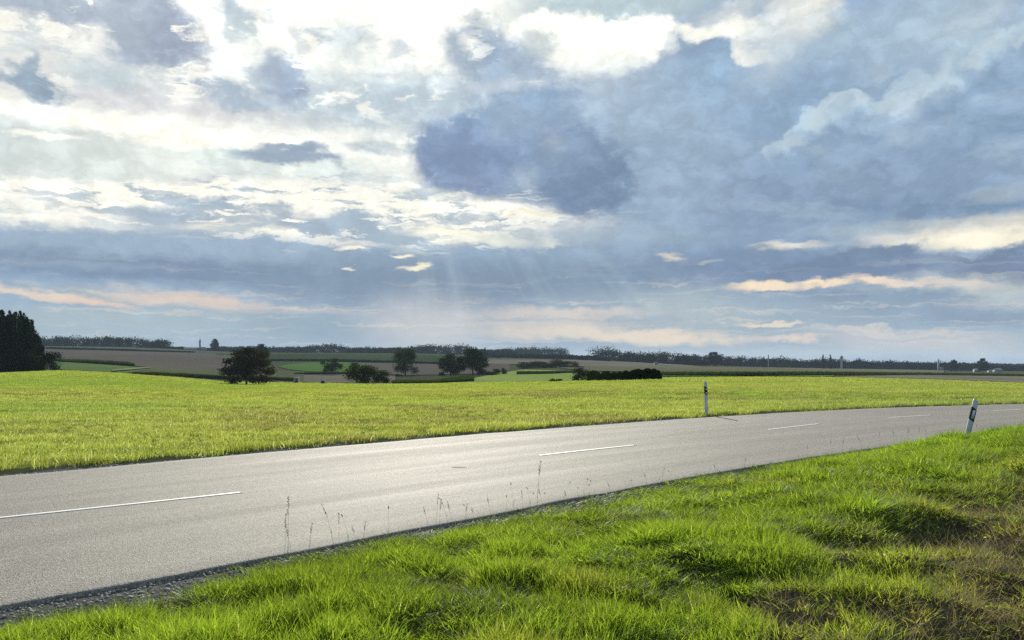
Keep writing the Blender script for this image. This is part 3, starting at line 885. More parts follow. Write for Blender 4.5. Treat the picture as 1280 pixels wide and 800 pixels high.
# loose gravel in the shoulder beside the asphalt (joined, countless)
def gravel(name, side, q0, q1, n, smin, smax, ylim):
    st = rng.uniform(0, CS[-1], n * 6)
    cx = np.interp(st, CS, CL[:, 0]); cy = np.interp(st, CS, CL[:, 1])
    ok = (cy > ylim[0]) & (cy < ylim[1]) & (np.abs(cx) < cy * .95 + 3)
    st, cx, cy = st[ok][:n], cx[ok][:n], cy[ok][:n]
    q = q0 + (q1 - q0) * rng.random(len(st)) ** 1.3
    nx_ = np.interp(st, CS, NR[:, 0]); ny_ = np.interp(st, CS, NR[:, 1])
    X = cx + nx_ * side * (HW + q); Y = cy + ny_ * side * (HW + q)
    Z = ground_z(X, Y)
    s = rng.uniform(smin, smax, len(X)) * (1 + .8 * (rng.random(len(X)) > .93))
    base = np.array([(0, 0, 1), (1, 0, 0), (0, 1, 0), (-1, 0, 0), (0, -1, 0), (0, 0, -1)], float)
    fb = np.array([(0, 1, 2), (0, 2, 3), (0, 3, 4), (0, 4, 1), (5, 2, 1), (5, 3, 2), (5, 4, 3), (5, 1, 4)])
    B_ = base[None] * s[:, None, None] * (1 + .5 * (rng.random((len(X), 6, 3)) - .5)) * np.array([1, 1, .7])
    th = rng.random(len(X)) * 6.28
    c, s2 = np.cos(th)[:, None], np.sin(th)[:, None]
    Vx = B_[:, :, 0] * c - B_[:, :, 1] * s2; Vy = B_[:, :, 0] * s2 + B_[:, :, 1] * c
    v_ = np.stack([Vx + X[:, None], Vy + Y[:, None], B_[:, :, 2] + Z[:, None] + s[:, None] * .3], -1).reshape(-1, 3)
    f_ = (fb[None] + np.arange(len(X))[:, None, None] * 6).reshape(-1, 3)
    return tag(obj(name, mesh_np(name, v_, f_, M_stone)), kind='stuff', label=('loose grey gravel along the near asphalt edge' if side > 0 else 'loose grey gravel along the far asphalt edge'), cat='gravel')
gravel('gravel', 1, .0, .75, 16000, .006, .016, (3.5, 22))
gravel('gravel', -1, .0, .35, 9000, .010, .022, (7, 34))

# ------------------------------------------------------------------ blades, scattering by geometry nodes
def blades(n, rad, hmin, hmax, wmin, wmax, lean, curl, bias=0, levels=3, seed=0):
    r = np.random.default_rng(seed)
    rr = rad * np.sqrt(r.random(n)); th = r.random(n) * 6.283
    bx, by = rr * np.cos(th), rr * np.sin(th)
    h = r.uniform(hmin, hmax, n) * (1 - .35 * (rr / rad) ** 2)
    w = r.uniform(wmin, wmax, n)
    az_ = np.arctan2(by, bx) + r.normal(0, 1.0, n)
    le = np.abs(r.normal(lean, lean * .5, n))
    cu = r.uniform(.3, 1, n) * curl
    dxx = np.cos(az_) * 1.0 + bias; dyy = np.sin(az_)
    face = az_ + r.normal(0, .9, n) + np.pi / 2
    vs, tips, rn = [], [], []
    for k in range(levels + 1):
        tt = k / levels
        out = (le * tt + cu * tt * tt) * h
        z = h * tt * (1 - .35 * cu * tt)
        cx = bx + dxx * out; cy = by + dyy * out
        ww = w * (1 - tt ** 1.6) * (1 if k else .7)
        if k < levels:
            vs.append(np.stack([cx - np.cos(face) * ww, cy - np.sin(face) * ww, z], -1))
            vs.append(np.stack([cx + np.cos(face) * ww, cy + np.sin(face) * ww, z], -1))
            tips += [np.full(n, tt)] * 2
        else:
            vs.append(np.stack([cx, cy, z], -1)); tips.append(np.ones(n))
    V_ = np.stack(vs, 1); m_ = V_.shape[1]
    fs = []
    for k in range(levels - 1):
        fs += [(2 * k, 2 * k + 1, 2 * k + 3), (2 * k, 2 * k + 3, 2 * k + 2)]
    k = levels - 1; fs.append((2 * k, 2 * k + 1, 2 * k + 2))
    f_ = (np.array(fs)[None] + np.arange(n)[:, None, None] * m_).reshape(-1, 3)
    tip = np.stack(tips, 1).ravel(); rn = np.repeat(r.random(n), m_)
    return V_.reshape(-1, 3), f_, tip, rn
def proto_coll(name, specs, mat):
    c = bpy.data.collections.new(name)
    for i, s in enumerate(specs):
        v_, f_, tip, rn = blades(seed=i * 13 + len(name), **s)
        me_ = mesh_np(name, v_, f_, mat, False, {'tip': tip, 'rnd': rn})
        o = bpy.data.objects.new('%s_%02d' % (name, i), me_)
        c.objects.link(o)
    return c
def scatter(name, X, Y, Z, rotz, tilt, scl, idx, tint, coll):
    me_ = bpy.data.meshes.new(name)
    me_.vertices.add(len(X)); me_.vertices.foreach_set('co', np.c_[X, Y, Z].astype(np.float32).ravel())
    rot = np.c_[tilt[0], tilt[1], rotz]
    a1 = me_.attributes.new('rot', 'FLOAT_VECTOR', 'POINT'); a1.data.foreach_set('vector', rot.astype(np.float32).ravel())
    a2 = me_.attributes.new('scl', 'FLOAT_VECTOR', 'POINT'); a2.data.foreach_set('vector', scl.astype(np.float32).ravel())
    a3 = me_.attributes.new('idx', 'INT', 'POINT'); a3.data.foreach_set('value', idx.astype(np.int32))
    a4 = me_.attributes.new('tint', 'FLOAT', 'POINT'); a4.data.foreach_set('value', tint.astype(np.float32))
    me_.update()
    o = obj(name, me_)
    ng = bpy.data.node_groups.new(name, 'GeometryNodeTree')
    ng.interface.new_socket('Geometry', in_out='INPUT', socket_type='NodeSocketGeometry')
    ng.interface.new_socket('Geometry', in_out='OUTPUT', socket_type='NodeSocketGeometry')
    gi = ng.nodes.new('NodeGroupInput'); go = ng.nodes.new('NodeGroupOutput')
    ip = ng.nodes.new('GeometryNodeInstanceOnPoints')
    ci = ng.nodes.new('GeometryNodeCollectionInfo'); ci.inputs[0].default_value = coll
    ci.inputs[1].default_value = True; ci.inputs[2].default_value = True
    def attr(n_, typ):
        q = ng.nodes.new('GeometryNodeInputNamedAttribute'); q.data_type = typ; q.inputs[0].default_value = n_
        return q.outputs[0]
    L = ng.links
    L.new(gi.outputs[0], ip.inputs['Points']); L.new(ci.outputs[0], ip.inputs['Instance'])
    ip.inputs['Pick Instance'].default_value = True
    L.new(attr('idx', 'INT'), ip.inputs['Instance Index'])
    L.new(attr('rot', 'FLOAT_VECTOR'), ip.inputs['Rotation']); L.new(attr('scl', 'FLOAT_VECTOR'), ip.inputs['Scale'])
    L.new(ip.outputs[0], go.inputs[0])
    md = o.modifiers.new('scatter', 'NODES'); md.node_group = ng
    return o

# verge grass
vc = proto_coll('verge_tuft', [
    dict(n=60, rad=.12, hmin=.05, hmax=.13, wmin=.0018, wmax=.0042, lean=.30, curl=.4, bias=.1),
    dict(n=52, rad=.12, hmin=.07, hmax=.17, wmin=.0018, wmax=.0042, lean=.25, curl=.5, bias=.25),
    dict(n=40, rad=.09, hmin=.10, hmax=.22, wmin=.0016, wmax=.0034, lean=.18, curl=.45, bias=.1),
    dict(n=44, rad=.13, hmin=.08, hmax=.18, wmin=.0016, wmax=.0036, lean=.5, curl=.7, bias=.5),
    dict(n=30, rad=.11, hmin=.07, hmax=.15, wmin=.004, wmax=.008, lean=.35, curl=.6, bias=.1),
    dict(n=40, rad=.15, hmin=.03, hmax=.08, wmin=.0045, wmax=.0085, lean=.6, curl=.5, bias=0.)], M_verge)
nv = 165000
X = rng.uniform(-10, 21, nv); Y = rng.uniform(2.6, 26, nv)
keep = rng.random(nv) < np.clip(9.0 / Y, .38, 1)
X, Y = X[keep], Y[keep]
keep = (np.abs(X) < Y * .85 + 1.6); X, Y = X[keep], Y[keep]
s_, st_ = road_s(X, Y); q = s_ - HW
leftish = sst(-X, 1.5, 2.9)
start = .04 + .19 * leftish + (fbm(st_ * .9, st_ * 0 + 3) - .5) * .6 + (fbm(st_ * 4.5, st_ * 0 + 8) - .5) * .35
keep = q > np.maximum(start, .0); X, Y, q, st_ = X[keep], Y[keep], q[keep], st_[keep]
b = brown(X, Y)
hole = np.zeros(len(X))
for hx, hy, hr in HOLES: hole = np.maximum(hole, np.exp(-((X - hx) ** 2 + (Y - hy) ** 2) / (hr * hr)))
cl1 = fbm(X * 1.3 + 31, Y * 1.3); cl2 = fbm(X * 2.4 + 11, Y * 2.4 + 5, 3)
sparse = sst(fbm(X * 2.0 + 70, Y * 2.0), .60, .72)
keep = (rng.random(len(X)) > b * .60) & (rng.random(len(X)) > hole * 1.3) & (rng.random(len(X)) > sparse * .12)
X, Y, q, b, cl1, cl2, st_ = X[keep], Y[keep], q[keep], b[keep], cl1[keep], cl2[keep], st_[keep]
Z = ground_z(X, Y)
leftish = sst(-X, 1.3, 2.9)
hs = .76 * (.42 - .2 * leftish + (.65 + .15 * leftish) * sst(q - .25 * leftish, .1, 1.1)) * (.50 + 1.05 * sst(cl2, .25, .75)) * (.75 + .5 * cl1) * (1 - .35 * b) * (1 + .15 * sst(Y, 10, 18))
ws = np.clip(Y / 6.0, .9, 2.3)
scl = np.c_[np.clip(ws, .9, 1.5), np.clip(ws, .9, 1.5), hs * rng.uniform(.8, 1.2, len(X))]
flow = (fbm(X * .6 + 7, Y * .6 + 2) - .5) * 7 - .5
idx = rng.integers(0, 5, len(X)); idx = np.where(rng.random(len(X)) < .10 + .25 * b, 5, idx)
tint = np.clip(b * rng.uniform(.05, .95, len(X)) + .5 * sst(fbm(X * 1.7 + 50, Y * 1.7), .62, .75) * rng.random(len(X)), 0, 1)
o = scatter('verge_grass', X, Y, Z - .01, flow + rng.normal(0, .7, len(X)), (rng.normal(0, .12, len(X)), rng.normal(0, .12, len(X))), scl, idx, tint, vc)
tag(o, 'lush green grass covering the verge in front of the road', 'grass', kind='stuff')
# dry stalks in the bare corner
dc = proto_coll('dry_tuft', [dict(n=16, rad=.12, hmin=.05, hmax=.2, wmin=.0013, wmax=.0028, lean=.9, curl=.5, bias=.2),
                             dict(n=14, rad=.10, hmin=.08, hmax=.28, wmin=.0012, wmax=.0022, lean=.5, curl=.4, bias=.2)], M_dry)
nd = 24000
X = rng.uniform(0, 16, nd); Y = rng.uniform(2.6, 16, nd)
b = brown(X, Y)
s_, _ = road_s(X, Y)
keep = (rng.random(nd) < b * .55) & (s_ - HW > .8) & (np.abs(X) < Y * .8 + 1); X, Y, b = X[keep], Y[keep], b[keep]
o = scatter('dry_grass', X, Y, ground_z(X, Y) - .005, rng.random(len(X)) * 6.28, (rng.normal(0, .2, len(X)), rng.normal(0, .2, len(X))),
            np.ones((len(X), 3)) * rng.uniform(.7, 1.3, (len(X), 1)), rng.integers(0, 2, len(X)), b * 0, dc)
tag(o, 'dry beige stalks lying over the bare soil at the right', 'dry grass', kind='stuff')

# crop of the big field
cc = proto_coll('crop_near', [
    dict(n=34, rad=.13, hmin=.04, hmax=.11, wmin=.0025, wmax=.006, lean=.35, curl=.5),
    dict(n=34, rad=.12, hmin=.05, hmax=.14, wmin=.0025, wmax=.005, lean=.25, curl=.5),
    dict(n=30, rad=.14, hmin=.03, hmax=.09, wmin=.004, wmax=.008, lean=.5, curl=.6)], M_crop)
cm = proto_coll('crop_mid', [
    dict(n=130, rad=.45, hmin=.05, hmax=.14, wmin=.005, wmax=.010, lean=.35, curl=.5, levels=2),
    dict(n=130, rad=.42, hmin=.04, hmax=.12, wmin=.005, wmax=.011, lean=.4, curl=.5, levels=2)], M_crop)
cf = proto_coll('crop_far', [
    dict(n=110, rad=1.2, hmin=.09, hmax=.18, wmin=.022, wmax=.045, lean=.35, curl=.4, levels=2),
    dict(n=110, rad=1.1, hmin=.08, hmax=.17, wmin=.022, wmax=.045, lean=.35, curl=.4, levels=2)], M_crop)
PATCH = [(-1, 0)]
def baref(X, Y):
    px = 640 + X / Y * F
    e1 = ((px - 1188) / 12.0) ** 2 + ((Y - 35.3) / 1.0) ** 2
    e2 = ((px - 1208) / 9.0) ** 2 + ((Y - 35.8) / .9) ** 2
    return np.minimum(e1, e2) < 1
def crop(name, coll, nproto, d0, d1, dens, smul, lab):
    A = .5 * (d1 * d1 - d0 * d0) * 1.75
    n = int(A * dens)
    Y = np.sqrt(rng.uniform(d0 * d0, d1 * d1, n)); u = rng.uniform(-.86, .89, n); X = u * Y
    px = 640 + u * F
    k = Y < edge_d(px) - .5
    X, Y = X[k], Y[k]
    s_, st = road_s(X, Y)
    k = (s_ < -HW - .16 - .55 * fbm(st * 1.2, st * 0 + 9)) | (Y > 60)
    X, Y, s_ = X[k], Y[k], s_[k]
    k = ~baref(X, Y); X, Y, s_ = X[k], Y[k], s_[k]
    # stripes of thinner, browner stand
    L = Y * .85 + X * .25
    st_n = fbm(X * .05 + 3, L * .22)
    dry = sst(st_n, .53, .66) * sst(fbm(X * .6, Y * .6), .35, .6)
    k = rng.random(len(X)) > dry * .45; X, Y, dry, s_ = X[k], Y[k], dry[k], s_[k]
    Z = ground_z(X, Y)
    h = (.6 + .8 * fbm(X * .8, Y * .8)) * smul * (1 + .75 * np.where(Y < 60, np.exp(-((-s_ - HW - .5) / .45) ** 2), 0))
    scl = np.c_[np.full(len(X), 1.) * smul, np.full(len(X), 1.) * smul, h]
    tint = np.clip(dry * rng.uniform(.2, .9, len(X)), 0, 1)
    o = scatter(name, X, Y, Z - .005, rng.random(len(X)) * 6.28, (rng.normal(0, .08, len(X)), rng.normal(0, .08, len(X))), scl, rng.integers(0, nproto, len(X)), tint, coll)
    tag(o, lab, 'crop', kind='stuff')
    return len(X)
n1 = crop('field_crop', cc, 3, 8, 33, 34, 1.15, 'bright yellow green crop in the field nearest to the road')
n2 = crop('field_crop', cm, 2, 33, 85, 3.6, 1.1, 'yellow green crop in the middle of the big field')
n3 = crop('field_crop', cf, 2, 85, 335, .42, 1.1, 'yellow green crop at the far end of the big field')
print('crop', n1, n2, n3)

# ------------------------------------------------------------------ far fields as sheets on the terrain
def sheet(name, st, mat, lift=None):
    """st: list of (column, row near, row far)"""
    st = np.array(st, float)
    xs = np.arange(st[0, 0], st[-1, 0] + .1, 4)
    NRW = 10; vv = []
    for x in xs:
        yn = np.interp(x, st[:, 0], st[:, 1]); yf = np.interp(x, st[:, 0], st[:, 2])
        for k in range(NRW + 1):
            r_ = yn + (yf - yn) * k / NRW
            d = inv(x, r_)
            vv.append((x, d))
    vv = np.array(vv); X = (vv[:, 0] - 640) / F * vv[:, 1]; Y = vv[:, 1]
    Z = ground_z(X, Y) + (lift if lift is not None else .08 + .0006 * Y)
    n = NRW + 1; f = []
    for i in range(len(xs) - 1):
        for k in range(NRW):
            a = i * n + k; f.append((a, a + n, a + n + 1, a + 1))
    return tag(obj(name, mesh_np(name, np.c_[X, Y, Z], f, mat, True)), kind='structure')
Mb = field_mat('ploughed_soil', (0.16, 0.132, 0.098), (0.20, 0.165, 0.122), .25, .01, .4)
Mb2 = field_mat('stubble_brown', (0.22, 0.19, 0.135), (0.29, 0.25, 0.17), .35, .012, .4)
Mo = field_mat('olive_field', (0.135, 0.145, 0.07), (0.18, 0.18, 0.09), .3, .01, .4)
Mdg = field_mat('dark_green_field', (0.06, 0.085, 0.035), (0.085, 0.115, 0.045), .2, .006, .3)
Mg = field_mat('green_meadow', (0.12, 0.21, 0.05), (0.16, 0.25, 0.06), .2, .02, .5)
Mgl = field_mat('pale_green_field', (0.15, 0.21, 0.075), (0.2, 0.26, 0.09), .3, .02, .5)
Mpath = field_mat('pale_track', (.27, .32, .14), (.32, .36, .17), None, .05, .6)
Mgg = field_mat('grey_green_field', (0.12, 0.14, 0.085), (0.15, 0.165, 0.1), .2, .006, .3)
Mbe = field_mat('beige_field', (0.19, 0.18, 0.09), (0.24, 0.22, 0.12), .2, .008, .3)
Mbr = field_mat('bright_meadow', (.30, .40, .06), (.36, .45, .08), .4, .03, .6)
Mhump = field_mat('green_slope', (.32, .40, .09), (.40, .46, .12), .4, .03, .6)
sheet('grey_green_field', [(56, 434.6, 433.2), (160, 437, 434.5), (300, 443.5, 441)], Mgg)
sheet('ploughed_field', [(56, 450.5, 437.5), (110, 452, 438), (165, 458, 439), (230, 462, 440.5), (300, 464, 443.5), (330, 463, 446)], Mb)
sheet('olive_field', [(160, 466.5, 459), (215, 470, 460), (285, 475, 461.5), (380, 478, 465)], Mo)
sheet('pale_green_field', [(66, 462.3, 452.5), (110, 464.3, 455), (160, 466.8, 458.5), (188, 460.5, 460.2)], Mgl)
sheet('field_track', [(140, 465.9, 463.9), (165, 463.6, 461.4), (190, 461, 460)], Mpath, .7)
sheet('dark_green_field', [(270, 449, 442.5), (400, 451, 443), (500, 453, 443.5), (590, 453, 446)], Mdg)
sheet('green_meadow', [(348, 459.2, 458.8), (362, 462.5, 455.5), (385, 465, 453.5), (440, 466, 453.5), (462, 464, 455), (484, 460, 459.6)], Mg)
sheet('stubble_field', [(322, 474, 473.6), (345, 477.9, 469.5), (440, 479.3, 468.5), (495, 480, 471)], Mb2)
sheet('ploughed_field', [(425, 457, 456.6), (446, 462, 453.8), (500, 470, 454.5), (590, 468, 455), (640, 463.5, 455)], Mb)
sheet('ploughed_field', [(585, 453, 452.7), (612, 454.8, 449.7), (720, 458.5, 450.5), (840, 459.6, 455.2), (880, 459.4, 459)], Mb2)
sheet('green_slope', [(560, 479.6, 478.6), (590, 478.3, 474), (625, 478, 466.5), (655, 477.5, 462.5), (690, 477.2, 463.5), (730, 476, 466.5), (830, 471.9, 470.3)], Mhump)
sheet('beige_field', [(700, 460.6, 460.2), (735, 464.2, 458.5), (830, 465.5, 458), (1000, 466, 460.5), (1180, 468, 463.4)], Mbe)
sheet('stubble_field', [(1035, 471, 469.6), (1100, 473, 469.2), (1180, 474.6, 469.3), (1280, 478.7, 471), (1420, 479, 472)], Mb2)
sheet('pale_field_margin', [(826, 471.8, 470.9), (940, 471, 470.1), (1045, 471.6, 470.6)], Mpath, .5)

# ------------------------------------------------------------------ foliage clouds
def leaf_tris(P_, size, r, flat=0.):
    """random small quads at points P_; size may be an array"""
    n = len(P_)
    a = r.normal(size=(n, 3)); a /= np.linalg.norm(a, axis=1)[:, None]
    b = r.normal(size=(n, 3)); b -= a * (a * b).sum(1)[:, None]; b /= np.linalg.norm(b, axis=1)[:, None]
    s = (np.ones(n) * size * r.uniform(.6, 1.3, n))[:, None]
    v_ = np.stack([P_ + a * s, P_ + b * s * .6, P_ - a * s, P_ - b * s * .6], 1)
    f_ = np.arange(n * 4).reshape(-1, 4)
    return v_.reshape(-1, 3), f_
def leaf_mesh(name, P_, size, mat, r):
    v_, f_ = leaf_tris(P_, size, r)
    rn = np.repeat(r.random(len(P_)), 4)
    return mesh_np(name, v_, f_, mat, False, {'rnd': rn, 'tip': rn * .5})
def crown_pts(n, lobes, r):
    """lobes: (cx,cy,cz,rx,ry,rz); points thrown mostly near the lobe skins, in clumps"""
    lobes = np.array(lobes, float)
    vol = (lobes[:, 3] * lobes[:, 4] * lobes[:, 5]) ** .75
    k = r.choice(len(lobes), n, p=vol / vol.sum())
    d = r.normal(size=(n, 3)); d /= np.linalg.norm(d, axis=1)[:, None]
    rad = r.random(n) ** .45
    # clumpy: radius modulated by a lumpy function of direction
    lump = .86 + .26 * np.sin(d[:, 0] * 7 + k * 1.7) * np.sin(d[:, 1] * 6 + k * 2.1) + .16 * np.sin(d[:, 2] * 9 + k)
    return lobes[k, :3] + d * lobes[k, 3:] * (rad * lump)[:, None]
def unit_tree(seed, kind='round', n=3200):
    """a tree 1 unit tall, 1 unit wide"""
    r = np.random.default_rng(seed); L = []
    if kind == 'round':
        base = .12
        L.append((0, 0, .55, .33, .33, .40))
        L.append((.03, 0, .86, .15, .15, .12))
        for k in range(16):
            th = k * 2.4 + r.uniform(-.4, .4); z = .15 + .75 * (k + .5) / 16 + r.uniform(-.05, .05); R = .31 * math.sqrt(max(.02, 1 - ((z - .45) / .47) ** 2))
            s = r.uniform(.11, .18) * (1 if z < .72 else .75)
            L.append((math.cos(th) * R, math.sin(th) * R, z, s, s, s * .85))
    elif kind == 'open':
        base = .3
        L.append((0, 0, .65, .28, .28, .26))
        for k in range(9):
            th = r.random() * 6.28; z = r.uniform(.42, .88); R = r.uniform(.12, .33)
            s = r.uniform(.11, .17)
            L.append((math.cos(th) * R, math.sin(th) * R, z, s, s, s * .8))
    elif kind == 'bush':
        base = .0
        for k in range(9):
            th = r.random() * 6.28; z = r.uniform(.15, .68); R = r.uniform(.05, .30)
            s = r.uniform(.18, .26)
            L.append((math.cos(th) * R, math.sin(th) * R, z, s, s, s * 1.1))
    else:  # conical
        for k in range(12):
            z = .1 + .85 * k / 11; R = .44 * (1 - z) ** .8 + .03
            for q_ in range(3):
                th = r.random() * 6.28
                L.append((math.cos(th) * R * .5, math.sin(th) * R * .5, z, R * .62, R * .62, .06))
        base = .1
    pts = crown_pts(n, L, r)
    lo, hi = np.percentile(pts, 1.5, axis=0), np.percentile(pts, 98.5, axis=0)
    pts[:, :2] = (pts[:, :2] - (lo + hi)[:2] / 2) / (hi - lo)[:2]
    zb = {'round': .07, 'open': .15, 'bush': .0, 'cone': .03}[kind]
    pts[:, 2] = zb + (pts[:, 2] - lo[2]) / (hi[2] - lo[2]) * (1 - zb)
    pts[:, 2] = np.clip(pts[:, 2], .015, 1.03)
    return pts
def trunk_geo(kind, seed):
    r = np.random.default_rng(seed)
    top = {'round': .62, 'open': .72, 'bush': .35, 'cone': .93}[kind]
    w = {'round': .035, 'open': .028, 'bush': .025, 'cone': .03}[kind]
    zs = np.linspace(-.03, top, 7)
    pts = np.c_[np.cumsum(r.normal(0, .006, 7)), np.cumsum(r.normal(0, .006, 7)), zs]
    parts = [tube(pts, np.linspace(w, w * .35, 7), 7)]
    if kind != 'cone':
        for k in range(6):
            z0 = r.uniform(.22, top * .9); th = k * 1.05 + r.random()
            i = int((z0 + .03) / (top + .03) * 6)
            p0 = pts[i]; L_ = r.uniform(.18, .32)
            q = np.array([p0, p0 + (math.cos(th) * L_ * .5, math.sin(th) * L_ * .5, L_ * .35), p0 + (math.cos(th) * L_, math.sin(th) * L_, L_ * .9)])
            parts.append(tube(q, [w * .45, w * .3, w * .12], 5))
    return join(parts)
TREE = {}
for kind, nseed, nleaf, size in (('round', 4, 9500, .026), ('open', 2, 7000, .023), ('bush', 3, 2600, .038), ('cone', 2, 3600, .034)):
    for sdd in range(nseed):
        r = np.random.default_rng(100 + sdd * 7 + len(kind))
        P_ = unit_tree(sdd * 11 + len(kind), kind, nleaf)
        tv, tf = trunk_geo(kind, sdd)
        TREE[(kind, sdd)] = (P_, size, mesh_np('trunk', tv, tf, M_bark, True))
_crown = {}
def crown_mesh(kind, sd, mat):
    if (kind, sd, mat.name) not in _crown:
        P_, size, _ = TREE[(kind, sd)]
        _crown[(kind, sd, mat.name)] = leaf_mesh('crown', P_, size, mat, np.random.default_rng(sd))
    return _crown[(kind, sd, mat.name)]
def tree(name, px, d, top, wpx, kind, sd, mat, label, cat='tree', group=None, rz=None, base_row=None):
    p = at(px, d)
    row = HY - (p[2] - EYE) / d * F
    h = (row - top) * d / F
    if base_row is not None: h = (base_row - top) * d / F
    w = wpx * d / F
    e = empty(name, p - np.array([0, 0, .05]), rz if rz is not None else random.random() * 6.28)
    cr = obj('crown' if kind != 'bush' else 'foliage', crown_mesh(kind, sd, mat), e); cr.scale = (w, w, h)
    tr = obj('trunk' if kind != 'bush' else 'stem', TREE[(kind, sd)][2], e); tr.scale = (h * .9, h * .9, h)
    tag(e, label, cat, group)
    return e
# lone oak and the free-standing trees
tree('oak_tree', 308, 262, 436.5, 56, 'round', 0, M_leaf_b, 'dark round lone tree standing inside the bright field at the left', rz=.6)
tree('broadleaf_tree', 326, 700, 431, 19, 'round', 1, M_leaf, 'far rounded tree peeping out behind the crown of the lone field tree')
tree('broadleaf_tree', 415, 470, 448.5, 21, 'open', 0, M_leaf, 'small slim tree on the green meadow right of the lone dark tree')
tree('bush', 446, 276, 454.5, 25, 'bush', 0, M_leaf, 'tall rounded bush, left one of the three at the field edge', 'bush', 'bushes in the clump at the field edge')
tree('bush', 461, 276, 457.5, 25, 'bush', 1, M_leaf, 'dark bush in the middle of the three at the field edge', 'bush', 'bushes in the clump at the field edge')
tree('bush', 477, 278, 463, 20, 'bush', 2, M_leaf, 'lower lighter bush, right one of the three at the field edge', 'bush', 'bushes in the clump at the field edge')
tree('broadleaf_tree', 507, 490, 437.5, 29, 'open', 1, M_leaf, 'tree with broad crown on a clear trunk left of the paired trees')
tree('bush', 498, 480, 467.5, 9, 'bush', 2, M_leaf, 'little bush at the foot of the single broad tree', 'bush')
tree('broadleaf_tree', 563, 470, 443.5, 27, 'round', 2, M_leaf, 'left and lower tree of the pair behind the maize block')
tree('broadleaf_tree', 591, 470, 437, 34, 'round', 3, M_leaf, 'right and taller tree of the pair behind the maize block')
tree('bush', 612, 420, 464.5, 16, 'bush', 0, M_leaf, 'low bush at the foot of the green slope beside the tree pair', 'bush')
tree('bush', 621, 430, 461, 9, 'bush', 1, M_leaf, 'bush on the crest line right of the tree pair', 'bush')
tree('bush', 630, 440, 460, 7, 'bush', 2, M_leaf, 'tiny bush on the crest line of the green slope', 'bush')
for k, (px, top, w) in enumerate([(655, 455.5, 22), (670, 455, 20), (683, 456, 20), (695, 453, 16), (706, 455.5, 18), (719, 456, 9)]):
    tree('bush', px, 640 + k * 4, top, w, 'bush', k % 3, M_leaf, [
        'leftmost bush of the hedgerow behind the pale crop strip', 'second bush from the left in the hedgerow behind the pale crop strip',
        'third bush from the left in the hedgerow behind the pale crop strip', 'tallest bush of the hedgerow behind the pale crop strip',
        'wide bush right of the tallest one in the hedgerow behind the pale crop strip', 'small last bush at the right end of the hedgerow behind the pale crop strip'][k], 'bush', 'bushes of the hedgerow behind the pale crop strip', base_row=463.5)
tree('bush', 692, 215, 473.2, 10, 'bush', 0, M_conif, 'left half of the low dark bush pair in the bright field', 'bush')
tree('bush', 700, 216, 473.4, 7, 'bush', 1, M_conif, 'right half of the low dark bush pair in the bright field', 'bush')
tree('bush', 726, 268, 459, 20, 'bush', 2, M_conif, 'round dark bush at the left end of the clipped hedge', 'bush')
# trimmed hedge: one thing, a row of touching shrubs
def hedge(name, stations, hpx_f, label, cat, mat, depth, n, size, kind=None, group=None):
    """stations (px, base row); dense leaves in a band, height in metres by hpx_f(px, d)"""
    r = np.random.default_rng(len(label))
    st = np.array(stations, float)
    px = r.uniform(st[0, 0], st[-1, 0], n)
    xs = np.linspace(st[0, 0], st[-1, 0], 60)
    ds = np.array([inv(x, np.interp(x, st[:, 0], st[:, 1])) for x in xs])
    d0 = np.interp(px, xs, ds)
    d = d0 + r.random(n) ** 1.5 * depth
    X = (px - 640) / F * d; Z = ground_z(X, d)
    h = hpx_f(px) * d0 / F
    h = h * (.82 + .3 * fbm(X * .25, d * .25) + .12 * vn(X * .9, d * .9))
    P_ = np.c_[X, d, Z + h * r.random(n) ** .55]
    c = P_.mean(axis=0); c[2] = P_[:, 2].min()
    o = obj(name, leaf_mesh(name, P_ - c, size, mat, r), None, c)
    return tag(o, label, cat, group, kind)
hedge('hedge', [(734, 477), (780, 476.6), (826, 475.4)], lambda p: (9.4 + 1.3 * np.sin(p * .08) + 2.6 * np.abs(np.sin(p * .31 + 1.2 * np.sin(p * .13)))) * np.clip((828 - p) / 5, .3, 1), 'long dark hedge in the bright field right of the round bush', 'hedge', M_conif, 4, 9000, .28)

# crop blocks with a dark front (maize)
def maize(name, stations, hpx, label, depth, n, size=.5, mat=None):
    return hedge(name, stations, lambda p: np.interp(p, [s[0] for s in stations], [s[2] if len(s) > 2 else hpx for s in stations]) + 0 * p, label, 'maize crop', mat or M_maize, depth, n, size, 'stuff')
maize('maize_crop', [(72, 452.5, 2.5), (110, 454.8, 4), (160, 458, 4), (168, 458.5, 2.5)], 4, 'dark maize strip between the ploughed field and pale green field', 40, 9000, .7)
maize('maize_crop', [(165, 467.8, 2), (200, 470.3, 4.2), (280, 474.6, 4.6), (372, 477.5, 4.6)], 4.5, 'long low maize strip bordering the bright field behind the lone tree', 10, 15000, .35)
maize('maize_crop', [(490, 480.2, 2.5), (540, 480, 3.6), (592, 477.5, 4.4)], 4, 'maize block with dark front below the tree pair', 70, 20000, .4)
maize('maize_crop', [(822, 471.2, 4.5), (940, 471, 5), (1060, 470.6, 4.4), (1150, 469.5, 3.2), (1290, 471.2, 2.8), (1420, 472, 2.8)], 5, 'long dark green maize belt beyond the bright field on the right', 60, 34000, .45)
maize('maize_crop', [(646, 468.8, 4), (690, 468, 3.6), (722, 466.5, 2.6)], 4, 'short crop strip on the green slope above the low bush pair', 14, 5000, .35)
maize('hedgerow', [(58, 436, 1.8), (160, 439.5, 2.0), (243, 441.5, 1.6)], 2, 'thin dark hedgerow crossing the far ploughed slope at the left', 20, 7000, .9, M_far)
maize('hedgerow', [(335, 451.5, 2), (420, 452, 2.2), (500, 454.6, 2.4), (556, 456, 2.2)], 2, 'thin dark hedgerow below the dark green field in the centre', 20, 7000, .9, M_far)
